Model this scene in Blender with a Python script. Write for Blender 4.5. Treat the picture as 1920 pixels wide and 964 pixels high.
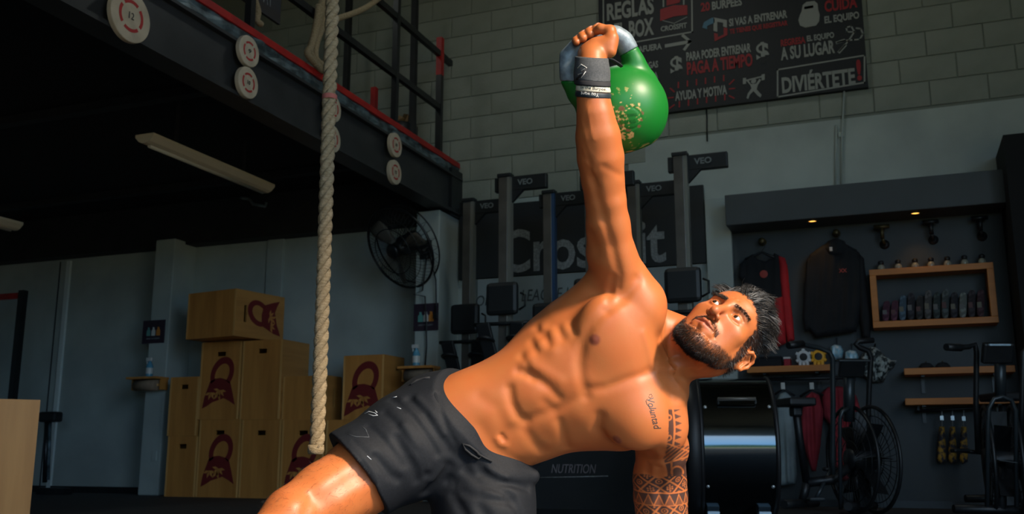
import bpy, bmesh, math, random
import numpy as np
from mathutils import Vector, Matrix, Euler
from mathutils.bvhtree import BVHTree
R=math.radians
random.seed(7); rng=np.random.default_rng(7)
for o in list(bpy.data.objects): bpy.data.objects.remove(o)
SC=bpy.context.scene; COL=SC.collection
# ------------------------------------------------------------------ camera
F=1825.0; CH=0.38
yaw=R(21.4); tilt=R(11.4)
fw=np.array([-math.sin(yaw)*math.cos(tilt), math.cos(yaw)*math.cos(tilt), math.sin(tilt)])
rt=np.array([math.cos(yaw), math.sin(yaw),0.0]); up=np.cross(rt,fw); C0=np.array([0,0,CH])
cd=bpy.data.cameras.new('camera'); cam=bpy.data.objects.new('camera',cd); COL.objects.link(cam)
cd.sensor_width=36; cd.lens=36*F/1920; cd.clip_start=.05; cd.clip_end=200
cam.matrix_world=Matrix(((rt[0],up[0],-fw[0],0),(rt[1],up[1],-fw[1],0),(rt[2],up[2],-fw[2],CH),(0,0,0,1)))
SC.camera=cam
cd.dof.use_dof=True; cd.dof.focus_distance=2.22; cd.dof.aperture_fstop=8.0
# ------------------------------------------------------------------ world, sun, exposure
wd=bpy.data.worlds.new('sky'); SC.world=wd; wd.use_nodes=True
nt=wd.node_tree; nt.nodes.clear()
wo=nt.nodes.new('ShaderNodeOutputWorld'); bg=nt.nodes.new('ShaderNodeBackground'); bg.inputs[1].default_value=5.6
tc=nt.nodes.new('ShaderNodeTexCoord'); sx=nt.nodes.new('ShaderNodeSeparateXYZ'); rp=nt.nodes.new('ShaderNodeValToRGB')
rp.color_ramp.elements[0].position=.0; rp.color_ramp.elements[0].color=(.24,.54,.90,1)
rp.color_ramp.elements[1].position=.35; rp.color_ramp.elements[1].color=(.56,.64,.74,1)
nt.links.new(tc.outputs['Generated'],sx.inputs[0]); nt.links.new(sx.outputs[2],rp.inputs[0])
nt.links.new(rp.outputs[0],bg.inputs[0]); nt.links.new(bg.outputs[0],wo.inputs[0])
sl=bpy.data.lights.new('sun','SUN'); sun=bpy.data.objects.new('sun',sl); COL.objects.link(sun)
sl.energy=6.8; sl.color=(1.0,.82,.62); sl.angle=R(7)
SAZ=R(47); SEL=R(36)
fh=np.array([-math.sin(yaw),math.cos(yaw),0.0])
sd=(-fh*math.cos(SAZ)+rt*math.sin(SAZ))*math.cos(SEL)+np.array([0,0,math.sin(SEL)])
sun.rotation_euler=Vector(sd).to_track_quat('Z','Y').to_euler(); sun.location=(6,-8,8)
DOOR=(0.2,3.0,3.1)   # roller door behind the camera: x range and height
SIDE=(-1.9,1.75,4.8)  # invented side door that lets the sun reach the man: y range, height
YF=-3.0; XR=3.2
pl=bpy.data.lights.new('door_portal','AREA'); po=bpy.data.objects.new('door_portal',pl); COL.objects.link(po)
pl.shape='RECTANGLE'; pl.size=DOOR[1]-DOOR[0]; pl.size_y=DOOR[2]; pl.cycles.is_portal=True
po.location=((DOOR[0]+DOOR[1])/2,YF,DOOR[2]/2); po.rotation_euler=(R(90),0,0)
pl2=bpy.data.lights.new('added_door_portal','AREA'); po2=bpy.data.objects.new('added_door_portal',pl2); COL.objects.link(po2)
pl2.shape='RECTANGLE'; pl2.size=SIDE[1]-SIDE[0]; pl2.size_y=SIDE[2]; pl2.cycles.is_portal=True
po2.location=(XR,(SIDE[0]+SIDE[1])/2,SIDE[2]/2); po2.rotation_euler=(R(90),0,R(90))
SC.view_settings.view_transform='Standard'; SC.view_settings.look='None'; SC.view_settings.gamma=1
SC.view_settings.exposure=0.0; SC.view_settings.use_curve_mapping=False
# ------------------------------------------------------------------ projection helpers
def ray(px,py): return fw+rt*(px-960)/F-up*(py-482)/F
def atz(px,py,z): return C0+ray(px,py)*z
def atp(px,py,i,v):
    d=ray(px,py); return C0+d*((v-C0[i])/d[i])
def atX(x,y,v): return atp(x,y,0,v)
def atY(x,y,v): return atp(x,y,1,v)
def atZ(x,y,v): return atp(x,y,2,v)
# ------------------------------------------------------------------ materials
MATS={}
def mat(name,c,c2=None,scale=6.0,rough=.7,metal=0.0,bump=0.0,bscale=None,stretch=(1,1,1),emit=None,spec=None,contrast=(.35,.65),coat=0,detail=5):
    if name in MATS: return MATS[name]
    m=bpy.data.materials.new(name); m.use_nodes=True; n=m.node_tree; b=n.nodes['Principled BSDF']
    b.inputs['Roughness'].default_value=rough; b.inputs['Metallic'].default_value=metal
    b.inputs['Base Color'].default_value=(*c,1)
    if spec is not None: b.inputs['Specular IOR Level'].default_value=spec
    if coat: b.inputs['Coat Weight'].default_value=coat; b.inputs['Coat Roughness'].default_value=.15
    if emit: b.inputs['Emission Color'].default_value=(*emit[0],1); b.inputs['Emission Strength'].default_value=emit[1]
    if c2 or bump:
        t=n.nodes.new('ShaderNodeTexCoord'); mp=n.nodes.new('ShaderNodeMapping'); mp.inputs['Scale'].default_value=stretch
        n.links.new(t.outputs['Object'],mp.inputs[0])
        nz=n.nodes.new('ShaderNodeTexNoise'); nz.inputs['Scale'].default_value=scale; nz.inputs['Detail'].default_value=detail
        n.links.new(mp.outputs[0],nz.inputs['Vector'])
        if c2:
            r=n.nodes.new('ShaderNodeValToRGB'); r.color_ramp.elements[0].position=contrast[0]; r.color_ramp.elements[1].position=contrast[1]
            r.color_ramp.elements[0].color=(*c,1); r.color_ramp.elements[1].color=(*c2,1)
            n.links.new(nz.outputs[0],r.inputs[0]); n.links.new(r.outputs[0],b.inputs['Base Color'])
        if bump:
            n2=nz
            if bscale:
                n2=n.nodes.new('ShaderNodeTexNoise'); n2.inputs['Scale'].default_value=bscale; n2.inputs['Detail'].default_value=4
                n.links.new(mp.outputs[0],n2.inputs['Vector'])
            bp=n.nodes.new('ShaderNodeBump'); bp.inputs['Strength'].default_value=bump; bp.inputs['Distance'].default_value=.01
            n.links.new(n2.outputs[0],bp.inputs['Height']); n.links.new(bp.outputs[0],b.inputs['Normal'])
    MATS[name]=m; return m
def wood(name,c,c2,axis=2,scale=9):
    st=[1,1,1]; st[axis]=.09
    return mat(name,c,c2,scale=scale,rough=.55,stretch=tuple(st),bump=.08,contrast=(.3,.7),detail=8)
mat('block_paint',(.27,.29,.25),(.21,.23,.195),scale=3,rough=.6,bump=.25,bscale=60)
mat('plaster',(.40,.45,.42),(.32,.36,.34),scale=2.2,rough=.65,bump=.08,bscale=30)
mat('strip_white',(.62,.68,.66),rough=.5)
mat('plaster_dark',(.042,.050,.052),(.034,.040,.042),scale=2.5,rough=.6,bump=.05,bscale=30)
mat('mortar',(.19,.21,.18),rough=.9)
mat('rubber_floor',(.02,.021,.022),(.045,.045,.045),scale=40,rough=.75,bump=.3,bscale=120)
mat('ceiling_metal',(.10,.11,.11),rough=.7)
mat('steel_black',(.007,.008,.009),(.012,.0135,.015),scale=5,rough=.38,bump=.05,bscale=20)
mat('steel_black_joist',(.010,.011,.012),(.018,.019,.021),scale=5,rough=.7)
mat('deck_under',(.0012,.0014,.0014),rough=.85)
mat('beam_paint',(.020,.022,.024),(.030,.032,.034),scale=5,rough=.5,bump=.05,bscale=20)
mat('red_paint',(.42,.014,.012),(.28,.01,.01),scale=8,rough=.45)
mat('galvanised',(.13,.18,.20),(.04,.055,.06),scale=9,rough=.5,metal=.3,bump=.3,bscale=9,contrast=(.42,.6))
mat('white_board',(.50,.43,.32),(.40,.34,.25),scale=12,rough=.6)
mat('target_red',(.38,.02,.02),rough=.6)
mat('ink_dark',(.03,.03,.035),rough=.7)
mat('sand',(.55,.42,.24),(.45,.33,.18),scale=2,rough=.9)
mat('grass_far',(.10,.22,.03),(.06,.13,.02),scale=.6,rough=.9)
# ------------------------------------------------------------------ mesh helpers
class MB:
    def __init__(s): s.v=[]; s.f=[]; s.mi=[]; s.cur=0; s.sm=[]; s.smooth=False
    def add(s,vs,fs):
        b=len(s.v); s.v+= [tuple(map(float,p)) for p in vs]
        for f in fs: s.f.append(tuple(b+i for i in f)); s.mi.append(s.cur); s.sm.append(s.smooth)
        return s
    def box(s,c,sz,rot=None,taper=1.0):
        x,y,z=[k/2 for k in sz]; vs=[]
        for k,(a,b_,d) in enumerate([(-1,-1,-1),(1,-1,-1),(1,1,-1),(-1,1,-1),(-1,-1,1),(1,-1,1),(1,1,1),(-1,1,1)]):
            t=taper if d>0 else 1
            p=Vector((a*x*t,b_*y*t,d*z))
            if rot is not None: p=rot@p
            vs.append((c[0]+p.x,c[1]+p.y,c[2]+p.z))
        return s.add(vs,[(0,3,2,1),(4,5,6,7),(0,1,5,4),(1,2,6,5),(2,3,7,6),(3,0,4,7)])
    def bb(s,a,b):
        return s.box([(a[i]+b[i])/2 for i in range(3)],[abs(b[i]-a[i]) for i in range(3)])
    def tube(s,pts,r,seg=10,cap=True,closed=False,flat=None):
        pts=[np.array(p,float) for p in pts]; n=len(pts)
        rs=list(r) if hasattr(r,'__len__') else [r]*n
        old=s.smooth; s.smooth=True
        prev=None; rings=[]; vs=[]
        for i in range(n):
            if closed: t=pts[(i+1)%n]-pts[(i-1)%n]
            else: t=pts[min(i+1,n-1)]-pts[max(i-1,0)]
            t=t/(np.linalg.norm(t)+1e-12)
            if prev is None:
                a=np.array([0,0,1.0]) if abs(t[2])<.9 else np.array([1.0,0,0])
                u=np.cross(t,a)
            else: u=prev-t*(prev@t)
            u/=np.linalg.norm(u)+1e-12; prev=u; w=np.cross(t,u)
            for k in range(seg):
                an=2*math.pi*k/seg
                vs.append(pts[i]+rs[i]*(u*math.cos(an)+w*math.sin(an)*(flat or 1)))
        fs=[]
        for i in range(n if closed else n-1):
            j=(i+1)%n
            for k in range(seg):
                l=(k+1)%seg; fs.append((i*seg+k,i*seg+l,j*seg+l,j*seg+k))
        s.add(vs,fs); s.smooth=False
        if cap and not closed:
            b=len(s.v)-n*seg
            s.f.append(tuple(b+k for k in range(seg))[::-1]); s.mi.append(s.cur); s.sm.append(False)
            s.f.append(tuple(b+(n-1)*seg+k for k in range(seg))); s.mi.append(s.cur); s.sm.append(False)
        s.smooth=old; return s
    def cyl(s,p0,p1,r0,r1=None,seg=20,cap=True): return s.tube([p0,p1],[r0,r0 if r1 is None else r1],seg,cap)
    def lathe(s,prof,c=(0,0,0),axis=(0,0,1),seg=24,smooth=True):
        a=Vector(axis).normalized(); q=a.to_track_quat('Z','Y').to_matrix(); old=s.smooth; s.smooth=smooth
        vs=[]; fs=[]; n=len(prof)
        for r,h in prof:
            for k in range(seg):
                an=2*math.pi*k/seg; p=q@Vector((r*math.cos(an),r*math.sin(an),h)); vs.append((c[0]+p.x,c[1]+p.y,c[2]+p.z))
        for i in range(n-1):
            for k in range(seg):
                l=(k+1)%seg; fs.append((i*seg+k,i*seg+l,(i+1)*seg+l,(i+1)*seg+k))
        s.add(vs,fs); s.smooth=old; return s
    def prism(s,poly,M,d):
        """poly in 2d (x,y) -> M@ (x,y,0..d)"""
        n=len(poly); vs=[M@Vector((x,y,0)) for x,y in poly]+[M@Vector((x,y,d)) for x,y in poly]
        fs=[tuple(range(n))[::-1],tuple(range(n,2*n))]+[(i,(i+1)%n,n+(i+1)%n,n+i) for i in range(n)]
        return s.add(vs,fs)
    def torus(s,c,Rr,r,axis=(0,0,1),seg=32,rs=8,a0=0,a1=2*math.pi):
        q=Vector(axis).normalized().to_track_quat('Z','Y').to_matrix(); full=abs(a1-a0-2*math.pi)<1e-6
        pts=[]
        for k in range(seg if full else seg+1):
            an=a0+(a1-a0)*k/seg; p=q@Vector((Rr*math.cos(an),Rr*math.sin(an),0)); pts.append((c[0]+p.x,c[1]+p.y,c[2]+p.z))
        return s.tube(pts,r,rs,closed=full)
    def build(s,name,mats,parent=None,bevel=0,fix=True):
        me=bpy.data.meshes.new(name)
        org=np.array(parent['_o']) if (parent is not None and '_o' in parent) else np.zeros(3)
        vs=[(p[0]-org[0],p[1]-org[1],p[2]-org[2]) for p in s.v]
        me.from_pydata(vs,[],s.f)
        if not isinstance(mats,(list,tuple)): mats=[mats]
        for m in mats: me.materials.append(MATS[m] if isinstance(m,str) else m)
        me.polygons.foreach_set('material_index',s.mi); me.polygons.foreach_set('use_smooth',s.sm)
        if fix:
            bm=bmesh.new(); bm.from_mesh(me); bmesh.ops.recalc_face_normals(bm,faces=bm.faces); bm.to_mesh(me); bm.free()
        o=bpy.data.objects.new(name,me); COL.objects.link(o)
        if parent is not None: o.parent=parent; o['_o']=[0,0,0] if '_o' not in parent else list(parent['_o'])
        if bevel:
            b=o.modifiers.new('bevel','BEVEL'); b.width=bevel; b.segments=2; b.limit_method='ANGLE'; b.angle_limit=R(40)
        return o
def tag(o,label=None,cat=None,group=None,kind=None):
    if label: o['label']=label
    if cat: o['category']=cat
    if group: o['group']=group
    if kind: o['kind']=kind
    return o
def thing(name,label,cat,loc=(0,0,0),group=None,rotz=0,world=True):
    """Empty at the base of a thing. world=True: parts are given in world coordinates."""
    o=bpy.data.objects.new(name,None); COL.objects.link(o); o.location=[float(k) for k in loc]; o.rotation_euler=(0,0,rotz)
    o.empty_display_size=.1
    if world: o['_o']=[float(k) for k in loc]
    return tag(o,label,cat,group)
def struct(o): o['kind']='structure'; return o
def copy_tree(o,parent=None):
    c=o.copy(); COL.objects.link(c); c.parent=parent
    for ch in o.children: copy_tree(ch,c)
    return c
def text_mesh(s,size,font_bold=0.0,extrude=0.0,align='CENTER',sx=1.0,spacing=1.0,shear=0.0):
    cu=bpy.data.curves.new('t','FONT'); cu.body=s; cu.size=size; cu.extrude=extrude; cu.offset=font_bold
    cu.align_x=align; cu.align_y='CENTER'; cu.space_character=spacing; cu.shear=shear; cu.resolution_u=3
    ob=bpy.data.objects.new('t',cu); COL.objects.link(ob)
    dg=bpy.context.evaluated_depsgraph_get(); dg.update()
    me=bpy.data.meshes.new_from_object(ob.evaluated_get(dg))
    vs=[(v.co.x*sx,v.co.y,v.co.z) for v in me.vertices]; fs=[tuple(p.vertices) for p in me.polygons]
    bpy.data.objects.remove(ob); bpy.data.curves.remove(cu); bpy.data.meshes.remove(me)
    return vs,fs
def text_fit(s,w,h,extrude=0.0,bold=0.0,**k):
    """text scaled to width w and height h, centred on 0"""
    vs,fs=text_mesh(s,1.0,bold,extrude,**k)
    a=np.array(vs); lo=a.min(0); hi=a.max(0); c=(lo+hi)/2
    a[:,0]=(a[:,0]-c[0])*w/(hi[0]-lo[0]); a[:,1]=(a[:,1]-c[1])*h/(hi[1]-lo[1])
    return a,fs
# ------------------------------------------------------------------ the setting
YW=7.65
b=MB(); b.bb((-9.6,YF-.2,-.1),(XR+.15,YW+.3,0)); struct(b.build('floor','rubber_floor'))
b=MB(); b.bb((-9.6,YF-.2,5.6),(XR+.15,YW+.3,5.75)); struct(b.build('ceiling','ceiling_metal'))
b=MB(); b.bb((-9.75,YF-.2,-.1),(-9.6,YW+.3,5.75)); struct(b.build('wall_left','plaster'))
b=MB(); b.bb((XR,YF-.15,0),(XR+.15,SIDE[0],5.6)); b.bb((XR,SIDE[1],0),(XR+.15,YW+.2,5.6)); b.bb((XR,SIDE[0],SIDE[2]),(XR+.15,SIDE[1],5.6)); struct(b.build('wall_right','plaster'))
b=MB()
b.bb((-9.6,YF-.15,0),(DOOR[0],YF,5.6)); b.bb((DOOR[1],YF-.15,0),(XR,YF,5.6)); b.bb((DOOR[0],YF-.15,DOOR[2]),(DOOR[1],YF,5.6))
struct(b.build('wall_front','plaster'))
# back wall: plaster below, painted block above
b=MB(); b.bb((-9.6,YW,0),(XR,YW+.2,2.55)); b.bb((-9.6,YW+.012,2.55),(XR,YW+.2,5.6)); b.cur=0
b.bb((-1.95,YW,2.55),(XR,YW+.02,2.93))
wall=struct(b.build('wall_back','plaster'))
bm_=MB(); bm_.bb((-9.6,YW+.006,2.55),(XR,YW+.013,5.55)); bm_.build('mortar_bed','mortar',wall)
blk=None
def block(x0,x1,z0,z1):
    global blk
    if blk is None:
        m=MB(); m.box((0,0,0),(.392,.03,.192)); blk=m.build('block','block_paint',wall,bevel=.004); o=blk
    else:
        o=blk.copy(); COL.objects.link(o)
    o.location=((x0+x1)/2,YW+.012+random.uniform(-.001,.001),(z0+z1)/2); o.scale=((x1-x0-.008)/.392,1,1)
for r in range(12):
    z0=2.55+.2*r
    if z0>4.75: break
    off=.2*(r%2)
    x=-5.6-off
    while x<1.2:
        x0,x1=x,x+.4; x+=.4
        if x0>-2.0 and z0<2.9: continue
        if x0>-2.1 and x1<-.1 and z0>3.22: continue        # behind the rules board
        if x1<-3.6 and z0<2.9: continue
        block(x0,x1,z0,z0+.2)
# cracks and pipes on the wall to the right of the board
b=MB(); b.tube([atY(1583,165,YW-.02),atY(1579,250,YW-.02),atY(1578,345,YW-.02)],.008,6); b.tube([atY(1568,235,YW-.02),atY(1567,345,YW-.02)],.008,6); b.bb(tuple(atY(1577,252,YW-.02)-[.02,.0,.02]),tuple(atY(1577,252,YW-.02)+[.02,.03,.02]))
tag(b.build('conduit_pipe','plaster'),'thin painted conduit running down the wall below the rules board','pipe')
b=MB(); b.tube([atY(1325,205,YW-.012),atY(1326,265,YW-.012)],.006,6)
tag(b.build('wall_cable','steel_black'),'short dark cable hanging under the rules board','cable')
# pillars and panels of the wall under the mezzanine
b=MB(); b.bb((-6.59,7.34,0),(-6.36,YW,2.41)); struct(b.build('trim_1','plaster',bevel=.01))
b=MB(); b.bb((-3.72,7.25,0),(-3.50,YW,2.41)); struct(b.build('trim_2','plaster',bevel=.01))
b=MB(); b.bb((-5.50,YW-.03,0),(-5.32,YW,2.42)); struct(b.build('trim_3','plaster',bevel=.005))
for i,(px,w) in enumerate([(122,.05),(104,.012)]):
    p=atY(px,600,YW); b=MB(); b.bb((p[0]-w/2,YW-.025 if i==0 else YW-.006,0),(p[0]+w/2,YW,2.36)); struct(b.build('trim_%d'%(4+i),'strip_white' if i==0 else 'ink_dark'))
b=MB(); b.bb((-9.6,YW-.02,0),(-6.6,YW,.06)); struct(b.build('baseboard_left','steel_black'))
b=MB(); b.bb((-1.3,YW-.02,0),(.8,YW,.05)); struct(b.build('baseboard_right','steel_black'))
# narrow white pier between chalkboard and shop wall, grey shop wall, dark corner on the right
b=MB(); b.bb((-1.32,YW-.06,0),(-1.12,YW,2.38)); struct(b.build('trim_6','plaster',bevel=.006))
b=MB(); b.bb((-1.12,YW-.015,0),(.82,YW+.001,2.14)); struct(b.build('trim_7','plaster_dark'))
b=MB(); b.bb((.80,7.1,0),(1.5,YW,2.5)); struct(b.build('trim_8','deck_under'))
# ------------------------------------------------------------------ outside
b=MB(); b.bb((-60,-14,-.12),(70,30,-.11)); struct(b.build('forecourt','sand'))
b=MB(); b.bb((-120,-80,-.12),(130,-14,-.05)); struct(b.build('field_outside','grass_far'))
b=MB()
pts=[(-120,-80),(130,-80)]
n=60
vs=[];fs=[]
for i in range(n+1):
    x=-120+250*i/n; h=3.0+1.6*math.sin(i*.9)+1.2*math.sin(i*2.3+1)
    for y in (-78,-82): vs+=[(x,y,-.05),(x,y,h)]
for i in range(n):
    k=4*i; fs+=[(k,k+4,k+5,k+1),(k+2,k+3,k+7,k+6),(k+1,k+5,k+7,k+3)]
b.add(vs,fs); tag(b.build('treeline','grass_far'),'distant green treeline beyond the field outside the roller door','trees')
# ------------------------------------------------------------------ mezzanine
XM=-3.5
mz=thing('mezzanine','black steel mezzanine with red edge and open railing over the left half of the gym','mezzanine',(XM,5,0))
b=MB(); b.bb((XM-.012,YF+.3,2.455),(XM,YW-.02,2.755)); b.bb((XM-.12,YF+.3,2.43),(XM+.04,YW-.02,2.455)); b.bb((XM-.12,YF+.3,2.755),(XM+.04,YW-.02,2.775))
b.build('edge_beam','beam_paint',mz)
b=MB(); b.bb((XM-.2,7.42,2.41),(XM+.03,YW-.005,2.83)); b.build('beam_end_plate','steel_black',mz)
# galvanised deck edge, dented
m=MB(); n=140; vs=[];fs=[]
for i in range(n+1):
    y=YF+.3+(YW-.03-YF-.3)*i/n
    for j in range(5):
        z=2.775+.10*j/4
        d=.012*math.sin(i*.8)*math.sin(j*1.3+i*.31)+rng.uniform(-.006,.006)
        vs.append((XM+.0+d,y,z))
for i in range(n):
    for j in range(4): k=i*5+j; fs.append((k,k+5,k+6,k+1))
m.add(vs,fs); m.bb((XM-.3,YF+.3,2.775),(XM-.02,YW-.02,2.87)); m.build('deck_edge','galvanised',mz)
b=MB(); b.bb((XM-.05,YF+.3,2.872),(XM+.012,YW-.02,2.922)); b.build('edge_angle','red_paint',mz,bevel=.004)
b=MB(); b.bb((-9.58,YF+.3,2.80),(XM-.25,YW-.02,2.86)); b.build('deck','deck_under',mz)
jm=None
for x in (-4.15,-4.75,-5.45,-6.15,-6.85,-7.55,-8.25,-8.95):
    if jm is None:
        b=MB(); L=YW-YF-.5; b.box((0,0,.11),(.012,L,.22)); b.box((0,0,.006),(.1,L,.012)); b.box((0,0,.215),(.1,L,.012)); jm=b.build('joist','steel_black_joist',mz); o=jm
    else: o=jm.copy(); COL.objects.link(o)
    o.location=(x-XM,(YW+YF)/2+.1-5,2.56)
for y in (1.2,3.1,5.0,6.9):
    b=MB(); b.bb((-9.58,y-.04,2.74),(XM-.1,y+.04,2.81)); b.build('cross_joist','steel_black_joist',mz)
b=MB(); b.bb((-9.6,YW-.16,2.38),(XM-.02,YW-.004,2.81)); b.build('wall_beam','steel_black_joist',mz)
# railing
def post(y,z0,z1,x=XM-.02,m='steel_black',w=.045,name='rail_post'):
    q=MB(); q.bb((x-w/2,y-w/2,z0),(x+w/2,y+w/2,z1)); q.build(name,m,mz)
for px,py in ((472,60),(743,245)):
    y=atX(px,py,XM)[1]; post(y,2.74,4.6)
post(3.0,2.74,4.6)
post(7.25,2.86,3.62,w=.05); post(7.25,3.62,3.97,w=.052,m='red_paint')
b=MB(); b.bb((XM-.04,YF+.4,3.30),(XM,7.25,3.35)); b.build('rail','steel_black',mz)
b=MB(); b.bb((XM-.04,YF+.4,3.79),(XM,7.47,3.84)); b.build('rail','steel_black',mz)
# second railing posts standing deeper on the mezzanine
for px,ytop,yb in ((649,0,165),(701,80,205),(773,0,250)):
    a=atY(px,yb,7.3); t=atY(px,ytop,7.3)
    post(7.3,2.87,max(t[2],3.3) if px!=701 else 3.62,x=a[0],m='steel_black_joist' if px!=701 else 'red_paint',w=.05,name='rear_post')
# small pipe bracket hung under the joists
b=MB(); q=[atX(452,371,-4.75),atX(468,374,-4.75),atX(475,383,-4.75),atX(497,387,-4.75),atX(499,380,-4.75)]; b.tube(q,.012,8)
b.build('pipe_hook','galvanised',mz)
# dark bin on the mezzanine
p=atY(742,245,7.3)
t=thing('storage_bin','black round bin standing on the mezzanine near its end','bin',(p[0],7.35,2.87))
b=MB(); b.lathe([(0,0),(.16,0),(.175,.36),(.165,.37),(.16,.05),(0,.05)],c=(p[0],7.35,2.87),seg=24); b.build('bin_body','steel_black',t)
b=MB()
for k in range(5): b.box((p[0]+.03*k-.05,7.35+.02*(k%2),3.2+.02*k),(.05,.12,.16),Euler((.3*k,.5-.2*k,k)).to_matrix())
b.build('contents',wood('scrap_wood',(.22,.13,.05),(.14,.08,.03)),t)
# chalk sign on mezzanine, top left
a=atX(484,0,-3.75); c=atX(522,44,-3.75)
t=thing('chalk_sign','small black hand-lettered chalk sign leaning on the mezzanine railing','sign',(-3.75,(a[1]+c[1])/2,2.9))
b=MB(); b.bb((-3.77,a[1]-.22,c[2]),(-3.75,c[1]+.02,c[2]+.42)); b.build('sign_panel','ink_dark',t)
def text_on(parent,s,org,ex,ey,w,h,m,name='lettering',en=None,lift=.003,bold=.0,ext=.001,**k):
    """flat lettering: org = centre, ex/ey unit vectors of the plane"""
    vs,fs=text_fit(s,w,h,extrude=ext,bold=bold,**k)
    ex=np.array(ex,float); ey=np.array(ey,float); en=np.cross(ex,ey)
    q=MB(); q.add([np.array(org)+ex*v[0]+ey*v[1]+en*(v[2]+lift) for v in vs],fs)
    return q.build(name,m,parent,fix=False)
mat('chalk',(.26,.28,.28),(.16,.17,.17),scale=60,rough=.9,contrast=(.3,.6))
ym=(a[1]-.22+c[1]+.02)/2
text_on(t,'BOX',(-3.75,ym,c[2]+.29),(0,1,0),(0,0,1),.26,.11,'chalk')
text_on(t,'PR DAY',(-3.75,ym,c[2]+.13),(0,1,0),(0,0,1),.27,.11,'chalk')
# ------------------------------------------------------------------ ball targets on the edge beam
def target(px,py,r,label):
    c=atX(px,py,XM+.075); t=thing('target_disc',label,'target',c,'round ball targets on the mezzanine beam')
    M_=Matrix.Translation(Vector(c))@Matrix.Rotation(R(90),4,'Z')@Matrix.Rotation(R(90),4,'X')
    ci=lambda r,n=40,a0=0,a1=2*math.pi:[(r*math.cos(a0+(a1-a0)*k/n),r*math.sin(a0+(a1-a0)*k/n)) for k in range(n)]
    q=MB(); q.prism(ci(r),M_@Matrix.Translation((0,0,-.03)),.03); q.build('disc','white_board',t,bevel=.004)
    q=MB()
    for k in range(4):
        a0=R(90*k+50+8); a1=R(90*k+50+82); n=12
        o_=[(r*.62*math.cos(a0+(a1-a0)*i/n),r*.62*math.sin(a0+(a1-a0)*i/n)) for i in range(n+1)]
        i_=[(r*.49*math.cos(a0+(a1-a0)*i/n),r*.49*math.sin(a0+(a1-a0)*i/n)) for i in range(n+1)][::-1]
        q.prism(o_+i_,M_@Matrix.Translation((0,0,.0005)),.001)
    q.build('red_ring','target_red',t)
    text_on(t,random.choice(['10','9','12']),np.array(c),(0,1,0),(0,0,1),r*.26,r*.26,'ink_dark',name='number')
target(246,30,.135,'round white wall target nearest the camera on the mezzanine beam')
target(468,96,.095,'upper of the two white targets left of the climbing rope')
target(466,155,.095,'lower of the two white targets left of the climbing rope')
target(626,203,.095,'upper white target half hidden by the climbing rope')
target(625,260,.095,'lower white target half hidden by the climbing rope')
target(743,272,.095,'upper of the two white targets at the far end of the beam')
target(742,323,.095,'lower of the two white targets at the far end of the beam')
# ------------------------------------------------------------------ batten lamps under the mezzanine
mat('lamp_plastic',(.62,.52,.36),rough=.5)
def batten(p0,p1,label):
    p0=np.array(p0);p1=np.array(p1); t=thing('batten_light',label,'light fixture',(p0+p1)/2,'unlit batten lights under the mezzanine')
    q=MB(); w=.075; vs=[]
    pr=[(-w,.05),(-w,.03),(-.045,-.0),(-.018,-.012),(.018,-.012),(.045,0),(w,.03),(w,.05)]
    for y in (p0[1],p1[1]):
        for x,z in pr: vs.append((p0[0]+x,y,p0[2]+z))
    n=len(pr); q.add(vs,[(i,(i+1)%n,n+(i+1)%n,n+i) for i in range(n)]+[tuple(range(n))[::-1],tuple(range(n,2*n))]); q.build('housing','lamp_plastic',t)
    q=MB(); q.tube([(p0[0],p0[1]+.05,p0[2]-.018),(p0[0],p1[1]-.05,p0[2]-.018)],.014,8); q.build('tube',mat('lamp_tube',(.5,.44,.32),rough=.4),t)
    for y in (p0[1]+.3,p1[1]-.3): q=MB(); q.bb((p0[0]-.01,y-.01,p0[2]+.05),(p0[0]+.01,y+.01,2.80)); q.build('hanger','steel_black_joist',t)
a=atX(270,264,-4.45); c=atX(500,360,-4.45)
z=(a[2]+c[2])/2
batten((-4.45,a[1],z),(-4.45,c[1],z),'unlit pale batten light under the mezzanine left of the climbing rope')
a=atX(30,430,-6.5); batten((-6.5,a[1]-1.25,a[2]),(-6.5,a[1],a[2]),'unlit batten light cut by the left edge of the picture')

# added high-bay lamps, unseen above the frame, to brighten the back wall
mat('fill_lamp_shell',(.25,.26,.26),rough=.4,metal=.5); mat('fill_lamp_lens',(1,1,1),emit=((.90,1.0,.92),2.0))
for X_,Y_,en,lab in ((-1.7,5.6,11,'round high-bay lamp hanging from the roof above the rules board end'),(-4.6,5.2,4,'added round lamp above the frame brightening the wall over the mezzanine railing')):
    t=thing('added_fill_lamp',lab,'lamp',(X_,Y_,5.0),'added fill lamps under the roof')
    q=MB(); q.lathe([(0,.35),(.08,.35),(.10,.22),(.22,.05),(.235,.0),(.225,.0),(.21,.05),(.09,.20),(0,.2)],c=(X_,Y_,5.0),seg=32); q.build('shade','fill_lamp_shell',t)
    q=MB(); q.lathe([(0,.02),(.20,.02)],c=(X_,Y_,5.0),seg=32); q.build('lens','fill_lamp_lens',t)
    q=MB(); q.tube([(X_,Y_,5.35),(X_,Y_,5.6)],.012,8); q.build('rod','steel_black',t)
    l=bpy.data.lights.new('added_fill_light','AREA'); l.shape='DISK'; l.size=.38; l.energy=en; l.color=(.93,1.0,.93)
    lo=bpy.data.objects.new('added_fill_light',l); COL.objects.link(lo); lo.parent=t; lo.location=(0,0,.01)
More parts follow.
